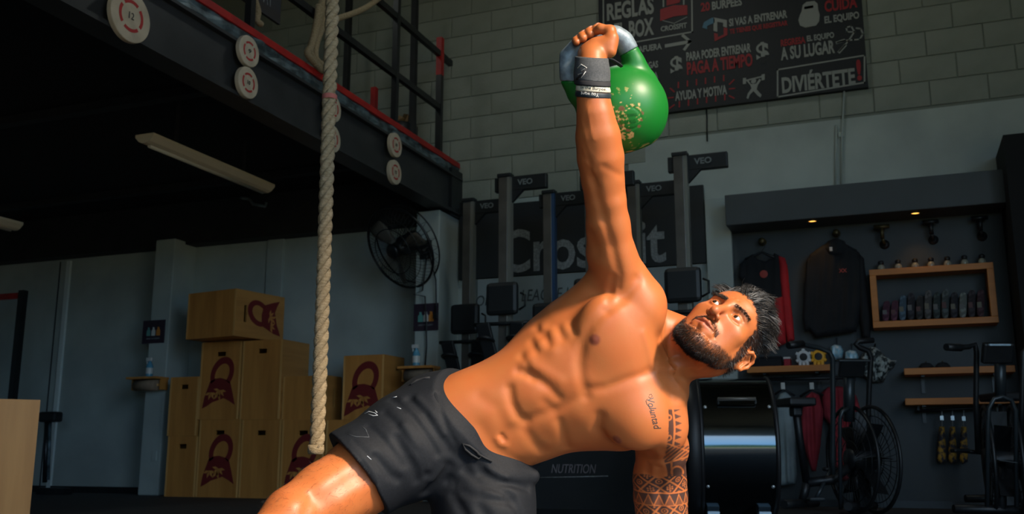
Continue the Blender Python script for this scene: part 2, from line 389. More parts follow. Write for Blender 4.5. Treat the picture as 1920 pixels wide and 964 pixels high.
# ------------------------------------------------------------------ climbing rope
mat('rope_fibre',(.36,.28,.17),(.23,.17,.09),scale=60,rough=.9,bump=.6,bscale=180,stretch=(1,1,3))
mat('rope_red',(.34,.10,.08),rough=.9)
rb=atz(592,846,3.15); rr0=.0135
rope=thing('climbing_rope','thick twisted natural-fibre climbing rope hanging behind the man\'s thigh','rope',(rb[0],rb[1],rb[2]))
for s in range(3):
    pts=[]; n=420
    for i in range(n+1):
        z=rb[2]+.01+(5.58-rb[2])*i/n; a=2*math.pi*(z/.125)+s*2.0944; w=.004*math.sin(z*2.1)
        pts.append((rb[0]+w+.0125*math.cos(a),rb[1]+.0125*math.sin(a),z))
    b=MB(); b.tube(pts,rr0,7); b.build('strand','rope_fibre',rope)
z=atz(622,133,3.15)[2]; b=MB(); b.lathe([(.0262,-.008),(.0268,-.003),(.0268,.004),(.0262,.009)],c=(rb[0],rb[1],z),seg=16); b.build('red_thread','rope_red',rope)
b=MB(); b.lathe([(.0,0),(.024,0),(.027,.012),(.026,.03),(.0,.03)],c=(rb[0],rb[1],rb[2]-.01),seg=14); b.build('rope_whipping','rope_fibre',rope)
b=MB(); b.bb((rb[0]-.05,rb[1]-.05,5.55),(rb[0]+.05,rb[1]+.05,5.6)); b.build('ceiling_mount','steel_black',rope)
# coil of rope hung on the mezzanine rail
def loops(label,pxs,x,r,name='hanging_rope'):
    t=thing(name,label,'rope',atX(pxs[0][0][0],pxs[0][0][1],x))
    for l in pxs:
        P=[atX(a,c,x) for a,c in l]; Q_=[]
        for i in range(len(P)-1):
            p0,p1,p2,p3=P[max(i-1,0)],P[i],P[i+1],P[min(i+2,len(P)-1)]
            for k in range(6):
                t_=k/6; Q_.append(.5*((2*p1)+(-p0+p2)*t_+(2*p0-5*p1+4*p2-p3)*t_**2+(-p0+3*p1-3*p2+p3)*t_**3))
        Q_.append(P[-1]); q=MB(); q.tube(Q_,r,8); q.build('loop','rope_fibre',t)
loops('bundle of pale rope looped over the mezzanine rail beside the climbing rope',[[(604,0),(598,40),(584,85),(576,100),(590,118),(606,132),(612,110)],[(610,2),(606,45),(594,80),(592,108),(604,122)],[(598,10),(590,60),(582,98),(600,128)]],XM+.03,.022)
loops('pale rope stretched diagonally to the mezzanine rail',[[(628,36),(660,26),(690,12),(722,-12)]],XM+.0,.022,'tied_rope')
loops('short frayed rope end over the mezzanine rail beside the chalk sign',[[(478,0),(484,22),(482,38),(490,46)]],XM-.02,.02,'rope_end')
# ------------------------------------------------------------------ plyometric boxes
wood('plywood',(.60,.255,.055),(.42,.165,.032),2,12); wood('plywood_side',(.56,.26,.065),(.40,.175,.04),1,12); wood('ply_edge',(.72,.38,.12),(.55,.27,.07),2,20)
mat('logo_red',(.16,.010,.008),rough=.7); mat('slot_dark',(.006,.005,.004),rough=.9)
wood('plywood_pale',(.66,.31,.08),(.47,.20,.042),2,10)
def slot_panel(w,h,sx,sz,sw,sh,M_,t=.018):
    """panel w x h with a slot hole; local x right, y up; M_ maps (x,y,depth)"""
    xs=[-w/2,sx-sw/2,sx+sw/2,w/2]; ys=[-h/2,sz-sh/2,sz+sh/2,h/2]; q=MB()
    for i in range(3):
        for j in range(3):
            if i==1 and j==1: continue
            q.prism([(xs[i],ys[j]),(xs[i+1],ys[j]),(xs[i+1],ys[j+1]),(xs[i],ys[j+1])],M_,-t)
    bmx=bmesh.new(); bv=[bmx.verts.new(v) for v in q.v]
    for f in q.f: bmx.faces.new([bv[i] for i in f])
    bmesh.ops.remove_doubles(bmx,verts=bmx.verts,dist=1e-5)
    # drop inner double faces
    seen={}
    for f in bmx.faces: seen.setdefault(tuple(sorted(v.index for v in f.verts)),[]).append(f)
    bmx.verts.index_update(); seen={}
    for f in bmx.faces: seen.setdefault(tuple(sorted(v.index for v in f.verts)),[]).append(f)
    bmesh.ops.delete(bmx,geom=[f for l in seen.values() if len(l)>1 for f in l],context='FACES_ONLY')
    bmx.verts.index_update(); r=MB(); r.add([v.co[:] for v in bmx.verts],[[v.index for v in f.verts] for f in bmx.faces]); bmx.free(); return r
def kb_logo(parent,M_,s,mred='logo_red',mleaf='plywood'):
    """kettlebell emblem with leaf cut-outs, s = height"""
    q=MB(); n=26
    o=[];i_=[]
    for k in range(n+1):
        a=R(-38)+R(256)*k/n; o.append((.05+.33*math.cos(a)*.86+.06*math.sin(a),.20+.34*math.sin(a))); i_.append((.05+.20*math.cos(a)*.86+.05*math.sin(a),.19+.21*math.sin(a)))
    for k in range(n): q.prism([(x*s,y*s) for x,y in (o[k],o[k+1],i_[k+1],i_[k])],M_,.0012)
    body=[(-.24,.04),(-.12,.10),(.02,.11),(.14,.08),(.26,.02),(.34,-.22),(.40,-.44),(.26,-.36),(.12,-.30),(-.02,-.34),(-.16,-.38),(-.30,-.46),(-.40,-.50),(-.36,-.28)]
    q.prism([(x*s,y*s) for x,y in body],M_,.0012); q.build('emblem',mred,parent)
    q=MB(); M2=M_@Matrix.Translation((0,0,.0014))
    for c,an in (((-.20,-.18),(200,250,300,340)),((.02,-.14),(170,215,260,310,350)),((-.02,-.20),(230,290))):
        for a in an:
            d=Vector((math.cos(R(a)),math.sin(R(a)))); p=Vector((-d.y,d.x)); c_=Vector(c); L=.16
            q.prism([tuple((c_)*s),tuple((c_+d*L*.5+p*.028)*s),tuple((c_+d*L)*s),tuple((c_+d*L*.5-p*.028)*s)],M2,.0006)
    q.build('emblem_leaf',mleaf,parent)
def plyo(c,w,d,h,rz,label,front=(0,.36,.09,.022),logo=0,side=None,side_logo=0,pale=False,group='plywood jump boxes by the wall',flip=False):
    """c = centre of the base; front face looks along -y before rotation"""
    t=thing('plyo_box',label,'jump box',c,group,rotz=rz,world=False); tk=.018
    P1='plywood_pale' if pale else 'plywood'; P2='plywood_pale' if pale else 'plywood_side'
    Mf=Matrix.Translation((0,-d/2,h/2))@Matrix.Rotation(R(90),4,'X'); w2=w-2*tk
    if front: q=slot_panel(w2,h,front[0]*w,front[1]*h,front[2]*2*w if front[2]<.2 else front[2],front[3],Mf,tk)
    else: q=MB(); q.prism([(-w2/2,-h/2),(w2/2,-h/2),(w2/2,h/2),(-w2/2,h/2)],Mf,-tk)
    q.build('front_panel',P1,t)
    q=MB(); q.box((0,d/2-tk/2,h/2),(w2,tk,h)); q.build('back_panel',P1,t)
    for s in (-1,1):
        Ms=Matrix.Translation((s*w/2,0,h/2))@Matrix.Rotation(R(90),4,'Z')@Matrix.Rotation(R(90),4,'X')
        if s==1 and side: q=slot_panel(d,h,side[0]*d,side[1]*h,side[2],side[3],Ms,tk)
        else: q=MB(); q.box((s*(w/2-tk/2),0,h/2),(tk,d,h))
        q.build('side_panel',P2,t)
        if not pale: q=MB(); q.box((s*(w/2-tk/2),-d/2-.0012,h/2),(tk,.0020,h-.006)); q.build('edge_band','ply_edge',t)
    q=MB(); q.box((0,0,h-tk/2-.0005),(w2,d-2*tk,tk)); q.build('top_panel',P2,t)
    q=MB(); q.box((0,0,tk/2+.0005),(w2,d-2*tk,tk)); q.build('bottom_panel',P2,t)
    if logo:
        Ml=Mf@Matrix.Translation((0,-h*.04,.0003)); kb_logo(t,Ml,logo)
    if side_logo:
        Ms=Matrix.Translation((w/2,0,h/2))@Matrix.Rotation(R(90),4,'Z')@Matrix.Rotation(R(90),4,'X')@Matrix.Translation((.06,0,.0003))@Matrix.Rotation(R(90),4,'Z'); kb_logo(t,Ms,side_logo)
    return t
YB=YW-.44
def bx_front(x0,x1,ytop,ybot,dep,label,z0=None,Y=None,**k):
    Y=Y or YB; a=atY(x0,(ytop+ybot)/2,Y); b_=atY(x1,(ytop+ybot)/2,Y); xm=(x0+x1)/2
    zt=atY(xm,ytop,Y)[2]; zb=atY(xm,ybot,Y)[2] if z0 is None else z0
    w=b_[0]-a[0]-.009
    return plyo(((a[0]+b_[0])/2,Y+dep/2,zb),w,dep,zt-zb,0,label,**k),zt
_,zA=bx_front(370,450,787,930,.42,'jump box with red kettlebell emblem, bottom row, second from the left',0,front=(0,.33,.11,.042),logo=.44)
zr=zA
_,zB=bx_front(450,526,787,930,.42,'plain jump box with a slot handle, bottom row, right of the emblem box',0,front=(0,.33,.11,.042))
_,zC=bx_front(526,608,787,930,.42,'jump box with red kettlebell emblem partly behind the climbing rope and thigh',0,front=(0,.33,.11,.042),logo=.44)
_,zD=bx_front(609,716,787,930,.42,'plain jump box in the bottom row just right of the climbing rope',0,front=None)
_,zE=bx_front(717,790,787,930,.40,'jump box in the bottom row hidden mostly by the shorts, beside the pillar',0,front=None)
bx_front(374,451,641,787,.42,'jump box with red kettlebell emblem in the middle row of the stack',zA+.001,front=(0,.34,.11,.042),logo=.44)
bx_front(452,528,638,787,.42,'plain tall jump box in the middle row under the tilted top box',zB+.001,front=(0,.36,.11,.042))
t_,_=bx_front(529,613,705,785,.24,'small jump box with an upright slot on its side, behind the rope',zC+.001,Y=YB+.02,front=None,side=(0,0,.034,.15))
bx_front(642,720,666,785,.36,'jump box with large red kettlebell emblem at the right end of the stack',zD+.001,front=None,logo=.44,side=(0.25,.30,.12,.03))
_,zl=bx_front(311,369,818,930,.40,'narrow plain jump box on the floor at the left end of the stack',0,front=(0,.33,.13,.042))
bx_front(316,372,707,817,.40,'narrow jump box resting on the leftmost floor box',zl+.001,front=(0,.33,.13,.042))
# tilted top box: two faces show
zt=atY(420,639,YB)[2]
an_=R(-9); W_=.60; D_=.60; m_=atY(441,590,YB-.26); hh=atY(441,541,YB-.26)[2]-zt-.004
ca=Vector((math.cos(an_),math.sin(an_),0)); cb=Vector((-math.sin(an_),math.cos(an_),0)); ctr_=Vector((m_[0],m_[1],0))-ca*(W_/2)+cb*(D_/2)
plyo((ctr_.x,ctr_.y,max(zt,zA)+.004),W_,D_,hh,an_,'plywood box lying askew on top of the stack, emblem turned sideways',front=None,side=(-.30,0,.034,.15),side_logo=.40)
# near box cut by the left edge
a=atz(76,750,4.3); 
rz_=R(54); ca=np.array([math.cos(rz_),math.sin(rz_)]); cb=np.array([-math.sin(rz_),math.cos(rz_)]); c2=a[:2]-ca*.255+cb*.2
plyo((c2[0],c2[1],0),.51,.40,a[2],rz_,'pale plywood jump box in the left foreground, cut by the picture edge',front=None,pale=True,group='plywood jump boxes in the foreground')
# ------------------------------------------------------------------ rig and bench on the far left
rg=thing('pull_up_rig','dark steel pull-up rig upright with a red crossbar at the left edge','gym rig',atY(44,900,6.9)*[1,1,0])
a=atY(44,545,6.9); b=MB(); b.bb((a[0]-.03,6.87,0),(a[0]+.03,6.93,a[2])); b.build('upright','steel_black',rg)
b=MB(); b.bb((a[0]-1.6,6.88,a[2]-.075),(a[0]-.03,6.92,a[2]-.02)); b.build('crossbar','red_paint',rg)
b=MB(); b.bb((a[0]-1.66,6.87,0),(a[0]-1.6,6.93,a[2])); b.build('upright','steel_black',rg)
b=MB(); b.bb((a[0]-.12,6.78,0),(a[0]+.12,7.02,.012)); b.build('base_plate','steel_black',rg)
p=atY(95,912,7.2)
bn=thing('bench_stand','folded black bench stand leaning by the wall behind the pale box','bench',(p[0],7.2,0))
b=MB(); b.box(tuple(atY(95,782,7.2)),(.20,.12,.10)); b.build('pad','steel_black',bn,bevel=.02)
b=MB(); b.tube([atY(88,785,7.2),atY(84,905,7.2)],.022,8); b.build('strut','steel_black',bn)
b=MB(); b.tube([atY(94,785,7.2),atY(90,900,7.2)],.016,8); b.build('strut','galvanised',bn)
b=MB(); b.bb((p[0]-.12,7.15,0),(p[0]+.22,7.25,.06)); b.build('foot','steel_black',bn)
# ------------------------------------------------------------------ hygiene stations on the two pillars
mat('sign_purple',(.030,.018,.030),rough=.5); mat('bottle_teal',(.10,.30,.27),rough=.5); mat('bottle_white',(.55,.55,.52),rough=.4); mat('bottle_orange',(.55,.20,.03),rough=.5); mat('clear_blue',(.10,.30,.42),rough=.15); mat('paper_roll',(.28,.20,.13),(.22,.15,.1),scale=20,rough=.9)
def hyg(px0,py0,px1,py1,Yf,label,shelf,slabel,blabel,rlabel,bott):
    a=atY(px0,py0,Yf); c=atY(px1,py1,Yf); t=thing('pillar_sign',label,'sign',((a[0]+c[0])/2,Yf,c[2]))
    q=MB(); q.bb((a[0],Yf-.008,c[2]),(c[0],Yf-.001,a[2])); q.build('panel','sign_purple',t)
    w=c[0]-a[0]; h=a[2]-c[2]
    for i,mm_ in enumerate(('bottle_teal','bottle_white','bottle_orange')):
        x=a[0]+w*(.28+.22*i); q=MB(); M_=Matrix.Translation((x,Yf-.008,c[2]+h*.50))@Matrix.Rotation(R(90),4,'X')
        s=h*.17; q.prism([(-.6*s,-s),(.6*s,-s),(.6*s,.3*s),(.25*s,.7*s),(.25*s,1.1*s),(-.35*s,1.2*s),(-.25*s,.7*s),(-.6*s,.3*s)],M_,.001); q.build('bottle_picture',mm_,t)
    text_on(t,'LIMPIA TU EQUIPO',((a[0]+c[0])/2,Yf-.008,c[2]+h*.2),(1,0,0),(0,0,1),w*.6,h*.07,'chalk')
    # shelf
    x0,x1,y0=shelf; p0=atY(x0,y0,Yf-.1); p1=atY(x1,y0,Yf-.1); sh=thing('wall_shelf',slabel,'shelf',((p0[0]+p1[0])/2,Yf-.09,p0[2]-.1))
    q=MB(); q.bb((p0[0],Yf-.17,p0[2]-.012),(p1[0],Yf-.0,p0[2]+.008)); q.build('board','plywood',sh)
    for x in (p0[0]+.015,p1[0]-.015): q=MB(); q.bb((x-.006,Yf-.10,p0[2]-.11),(x+.006,Yf-.001,p0[2]-.012)); q.build('bracket','plywood',sh)
    xm=(p0[0]+p1[0])/2
    r=thing('paper_roll',rlabel,'paper towel',(xm,Yf-.09,p0[2]-.115)); q=MB(); L=(p1[0]-p0[0])*.36; q.tube([(xm-L,Yf-.09,p0[2]-.066),(xm+L,Yf-.09,p0[2]-.066)],.05,20); q.build('roll','paper_roll',r); q=MB(); q.tube([(xm-L-.012,Yf-.09,p0[2]-.066),(xm+L+.012,Yf-.09,p0[2]-.066)],.012,10); q.build('spindle','ply_edge',r)
    bx_=atY(bott,y0,Yf-.09)[0]; bt=thing('spray_bottle',blabel,'spray bottle',(bx_,Yf-.09,p0[2]+.008)); z0=p0[2]+.0085
    q=MB(); q.lathe([(0,0),(.030,0),(.032,.01),(.032,.10),(.022,.125),(.012,.14),(.012,.15),(0,.15)],c=(bx_,Yf-.09,z0),seg=18); q.build('bottle','clear_blue',bt)
    q=MB(); q.lathe([(.0325,.03),(.0325,.085)],c=(bx_,Yf-.09,z0),seg=18); q.build('label_band','bottle_white',bt)
    q=MB(); q.box((bx_-.01,Yf-.09,z0+.165),(.055,.022,.03)); q.box((bx_-.03,Yf-.09,z0+.14),(.008,.015,.035)); q.build('trigger','bottle_white',bt)
hyg(270,602,308,643,7.34,'small dark sign with bottle pictures on the left pillar',(246,303,710),'small wooden shelf on the left pillar under the sign','spray bottle standing on the shelf of the left pillar','brown paper roll under the shelf of the left pillar',279)
hyg(777,571,822,619,7.25,'small purple sign with bottle pictures below the wall fan',(752,816,690),'small wooden shelf below the purple sign, behind the shorts','blue spray bottle standing on the shelf below the wall fan','paper roll under the shelf below the wall fan',780)
b=MB(); p=atY(290,855,7.34); b.box((p[0],7.335,p[2]),(.05,.012,.09)); tag(b.build('wall_switch','plaster'),'small switch plate low on the left pillar','switch')
# ------------------------------------------------------------------ wall fan
fc=atY(750,465,7.1); nrm=np.array((-.58*rt+(-.36)*up-.73*fw)); nrm/=np.linalg.norm(nrm)
wf=thing('wall_fan','large black caged fan mounted on the pillar under the mezzanine','fan',fc)
Rf=.36; qz=Vector(nrm).to_track_quat('Z','Y').to_matrix()
fp=lambda r,a,h: tuple(np.array(fc)+np.array(qz@Vector((r*math.cos(a),r*math.sin(a),h))))
for h,r,tr in ((.09,Rf*.55,.004),(.0,Rf,.011),(-.09,Rf*.98,.007),(.07,Rf*.8,.003)):
    q=MB(); q.tube([fp(r,2*math.pi*k/48,h) for k in range(48)],tr,6,closed=True); q.build('cage_ring','steel_black',wf)
q=MB()
for k in range(56):
    a=2*math.pi*k/56; q.tube([fp(.06,a,.10),fp(Rf*.55,a+.12,.09),fp(Rf*.85,a+.2,.06),fp(Rf,a+.24,0)],.0018,4)
    if k%2==0: q.tube([fp(.09,a,-.12),fp(Rf*.7,a,-.12),fp(Rf*.98,a,-.09),fp(Rf,a,0)],.0018,4)
o=q.build('cage_wires','steel_black',wf); o['kind']='stuff'
mat('blade_grey',(.11,.095,.075),rough=.45)
for k in range(3):
    a=R(130+120*k); vs=[];fs=[]
    for i in range(7):
        r=.06+(.31-.06)*i/6; w=.10+.55*math.sin(math.pi*(i+1.2)/8.5)*.4
        for j in range(5):
            s=(j/4-.5)*2; vs.append(fp(r,a+s*w*.9,.03*s+.012*math.cos(s)))
    for i in range(6):
        for j in range(4): p=i*5+j; fs.append((p,p+1,p+6,p+5))
    q=MB(); q.smooth=True; q.add(vs,fs); o=q.build('blade','blade_grey',wf); so=o.modifiers.new('thick','SOLIDIFY'); so.thickness=.004
q=MB(); q.lathe([(0,.11),(.05,.11),(.065,.10),(.065,.09)],c=fc,axis=nrm,seg=24); q.build('badge','steel_black',wf)
q=MB(); q.lathe([(0,.05),(.06,.045),(.065,.0),(.085,-.04),(.085,-.2),(.05,-.24),(0,-.24)],c=fc,axis=nrm,seg=24); q.build('motor','steel_black',wf)
mp=np.array(fc)-nrm*.2; pe=np.array([-3.62,7.245,mp[2]-.10])
q=MB(); q.tube([mp,(mp+pe)/2+[0,0,-.06],pe],.022,10); q.box(tuple(pe),(.10,.03,.16)); q.build('bracket','steel_black',wf)
q=MB(); P_=[pe+[.02,-.02,-.05],atY(792,545,7.2),atY(776,552,7.2),atY(797,556,7.2),atY(799,600,7.22),atY(800,650,7.22),atY(797,690,7.22)]; q.tube(P_,.006,6); q.build('power_cable','steel_black',wf)
q=MB(); P_=[pe+[.03,-.02,0],atY(817,525,7.2),atY(818,570,7.22),atY(816,590,7.22)]; q.tube(P_,.006,6); q.box(tuple(atY(816,592,7.22)),(.03,.03,.05)); q.build('pull_cord','steel_black',wf)
# ------------------------------------------------------------------ chalk boards
mat('blackboard',(.008,.010,.011),(.013,.016,.017),scale=4,rough=.7); mat('whiteboard',(.26,.30,.30),(.21,.24,.24),scale=3,rough=.5); mat('marker',(.05,.06,.06),rough=.7)
def px_text(parent,s,x0,y0,x1,y1,h,m,Y,name='lettering',bold=.03,**k):
    a=atY(x0,y0,Y); c=atY(x1,y1,Y); mid=(a+c)/2; hz=atY((x0+x1)/2,(y0+y1)/2-h/2,Y)[2]-atY((x0+x1)/2,(y0+y1)/2+h/2,Y)[2]
    return text_on(parent,s,(mid[0],Y,mid[2]),(1,0,0),(0,0,1),c[0]-a[0],hz,m,name,bold=bold,**k)
YC=YW-.045
t=thing('chalkboard','long blackboard with the chalked word CrossFit behind the rowing machines','chalkboard',(-2.4,YC,1.86))
b=MB(); b.bb((-3.48,YC,1.86),(-1.33,YC+.03,2.50)); b.build('board','blackboard',t)
px_text(t,'CrossFit',938,474,1248,448,84,'chalk',YC,bold=.02)
t=thing('whiteboard','pale writing board with faint marker scribbles under the blackboard','whiteboard',(-2.4,YC,1.2))
b=MB(); b.bb((-3.30,YC,1.20),(-1.36,YC+.025,1.85)); b.build('board','whiteboard',t)
px_text(t,'LEAGUE !',978,556,1066,548,22,'marker',YC,bold=0,shear=.2); px_text(t,'OPEN',893,566,948,560,20,'marker',YC,bold=0,shear=.2)
YN=5.75; n0=atY(975,880,YN)[0]; n1=atY(1225,880,YN)[0]; nz1=atY(1100,836,YN)[2]
t=thing('nutrition_board','low blackboard with the chalked word NUTRITION seen under the man\'s chest','chalkboard',((n0+n1)/2,YN,0))
b=MB(); b.bb((n0,YN,.05),(n1,YN+.03,nz1)); b.build('board','blackboard',t)
mat('chalk_pink',(.19,.165,.17),rough=.9)
px_text(t,'NUTRITION',1034,882,1118,876,17,'chalk_pink',YN,bold=0,shear=.25)
b=MB(); b.tube([atY(1012,896,YN-.003),atY(1140,893,YN-.003)],.004,6); b.build('chalk_line','chalk',t)
b=MB(); b.bb((n0-.03,YN-.05,0),(n1+.03,YN+.08,.05)); b.build('base','steel_black',t)
# ------------------------------------------------------------------ rules board
t=thing('rules_board','large black gym rules board with white and red Spanish lettering high on the wall','sign',(-1.1,YW-.05,3.16)); YR=YW-.05
bl=atY(1255,213,YR); br=atY(1628,160,YR); xl=atY(1122,10,YR)[0]; zb_=(bl[2]+br[2])/2
mat('board_black',(.006,.007,.010),rough=.6); mat('board_white',(.27,.28,.26),rough=.6); mat('board_red',(.30,.012,.016),rough=.6); mat('board_blue',(.06,.16,.24),rough=.6)
b=MB(); b.bb((xl,YR,zb_),(br[0],YW,4.75)); b.build('panel','board_black',t)
for s,x0,y0,x1,y1,h,m_ in [('REGLAS',1138,22,1226,11,33,'w'),('DEL BOX',1136,62,1226,50,33,'w'),('CROSSFIT',1239,56,1288,46,10,'w'),('AFUERA',1197,93,1241,87,12,'w'),('20',1314,14,1331,12,17,'r'),('BURPEES',1335,11,1391,3,16,'w'),
    ('SI VAS A ENTRENAR',1367,42,1476,27,15,'w'),('TE TIENES QUE REGISTRAR',1368,59,1477,45,11,'r'),('CUIDA',1546,13,1607,3,22,'r'),('EL EQUIPO',1546,40,1611,28,16,'w'),('$',1257,127,1280,124,40,'w'),('$',1418,101,1442,98,41,'w'),
    ('PARA PODER ENTRENAR',1287,106,1408,90,17,'w'),('PAGA A TIEMPO',1288,130,1411,111,25,'r'),('REGRESA',1464,81,1510,75,13,'r'),('EL EQUIPO',1513,74,1564,66,13,'w'),('A SU LUGAR',1464,103,1565,86,25,'w'),('CARGAS',1196,126,1234,120,13,'w'),('BARRA',1201,146,1234,141,13,'w'),
    ('AYUDA Y MOTIVA',1266,183,1363,166,18,'w'),('DIVIÉRTETE',1466,158,1603,138,38,'w'),('!',1606,132,1615,131,40,'r')]:
    px_text(t,s,x0,y0,x1,y1,h,{'w':'board_white','r':'board_red'}[m_],YR,bold=.035)
def bline(pts,w,m_,name='line',closed=False):
    P=[atY(x,y,YR) for x,y in pts]; q=MB(); n=len(P)
    for i in range(n if closed else n-1):
        a,c=P[i],P[(i+1)%n]; d=c-a; L=np.linalg.norm(d); d=d/L; p=np.array([-d[2],0,d[0]])*w/2; a=a-d*w/2*.98; c=c+d*w/2*.98
        vs=[a+p,a-p,c-p,c+p]; q.add([v+[0,-.001,0] for v in vs]+[v+[0,-.003,0] for v in vs],[(0,1,2,3),(7,6,5,4),(0,4,5,1),(1,5,6,2),(2,6,7,3),(3,7,4,0)])
    return q.build(name,m_,t)
def bpoly(pts,m_,name='icon'):
    q=MB(); P=[atY(x,y,YR) for x,y in pts]; n=len(P); q.add([p+[0,-.001,0] for p in P]+[p+[0,-.004,0] for p in P],[tuple(range(n)),tuple(range(n,2*n))[::-1]]+[(i,(i+1)%n,n+(i+1)%n,n+i) for i in range(n)]); return q.build(name,m_,t)
bline([(1131,-40),(1132,90),(1298,60),(1297,-40)],.012,'board_white','frame_line')
bline([(1458,131),(1621,104),(1621,155),(1458,182)],.012,'board_white','frame_line',True)
bline([(1250,86),(1290,79)],.03,'board_white','arrow'); bline([(1281,67),(1294,78),(1284,92)],.024,'board_white','arrow')
bpoly([(1238,18),(1264,10),(1289,10),(1289,28),(1264,31),(1238,40)],'board_red','shield'); bpoly([(1250,-12),(1275,-14),(1275,5),(1250,11)],'board_red','shield'); bline([(1244,-12),(1244,12)],.012,'board_white'); bline([(1282,-14),(1282,8)],.012,'board_white'); bline([(1240,38),(1264,44),(1288,32)],.006,'board_white')
for k in range(5): bline([(1244+9.5*k,18+3*abs(2-k)*.4),(1243+9.5*k,33)],.012,'board_black','shield_letter')
bpoly([(1317,52),(1320,42),(1336,33),(1340,36),(1340,43),(1326,49),(1326,55)],'board_blue'); bpoly([(1338,33),(1363,38),(1363,52),(1356,50),(1356,43),(1345,41),(1345,60),(1338,58)],'board_white'); bpoly([(1339,62),(1346,64),(1346,70),(1357,65),(1357,52),(1364,53),(1364,66),(1340,78)],'board_red')
bpoly([(1503,22),(1505,10),(1512,4),(1527,2),(1533,7),(1534,18),(1537,28),(1536,40),(1530,48),(1510,52),(1500,48),(1497,38),(1500,28)],'board_white','kettlebell_icon'); bpoly([(1508,13),(1525,10),(1525,15),(1508,18)],'board_black','kettlebell_icon')
bline([(1570,80),(1585,76),(1600,75),(1612,74),(1618,64),(1614,54),(1606,53)],.012,'board_white','rope_icon'); bline([(1574,96),(1590,78),(1602,60),(1596,49),(1587,52),(1588,60),(1600,60)],.012,'board_white','rope_icon'); bline([(1574,97),(1584,86)],.024,'board_white','rope_icon'); bline([(1570,80),(1582,76)],.022,'board_white','rope_icon')
bline([(1395,152),(1432,143)],.012,'board_white','lifter_icon'); bpoly([(1393,147),(1399,146),(1399,157),(1393,158)],'board_white','lifter_icon'); bpoly([(1428,140),(1434,139),(1434,150),(1428,151)],'board_white','lifter_icon'); bpoly([(1409,151),(1414,147),(1418,150),(1417,155),(1412,157),(1408,155)],'board_white','lifter_icon')
bpoly([(1403,150),(1408,158),(1418,157),(1424,148),(1427,150),(1421,160),(1419,168),(1428,178),(1426,183),(1421,180),(1413,171),(1406,178),(1403,186),(1400,184),(1402,176),(1409,166),(1407,160),(1400,152)],'board_white','lifter_icon')
for k in range(6):
    x=1272+17*k; bline([(x,164-2.6*k),(x,155-2.6*k)],.011,'board_red','ray'); bline([(x+2,200-2.6*k),(x+2,191-2.6*k)],.011,'board_red','ray')
for p in [((1257,166),(1264,172)),((1253,184),(1262,183)),((1256,203),(1264,197)),((1368,158),(1376,150)),((1368,167),(1377,166)),((1368,180),(1376,184))]: bline(p,.011,'board_red','ray')
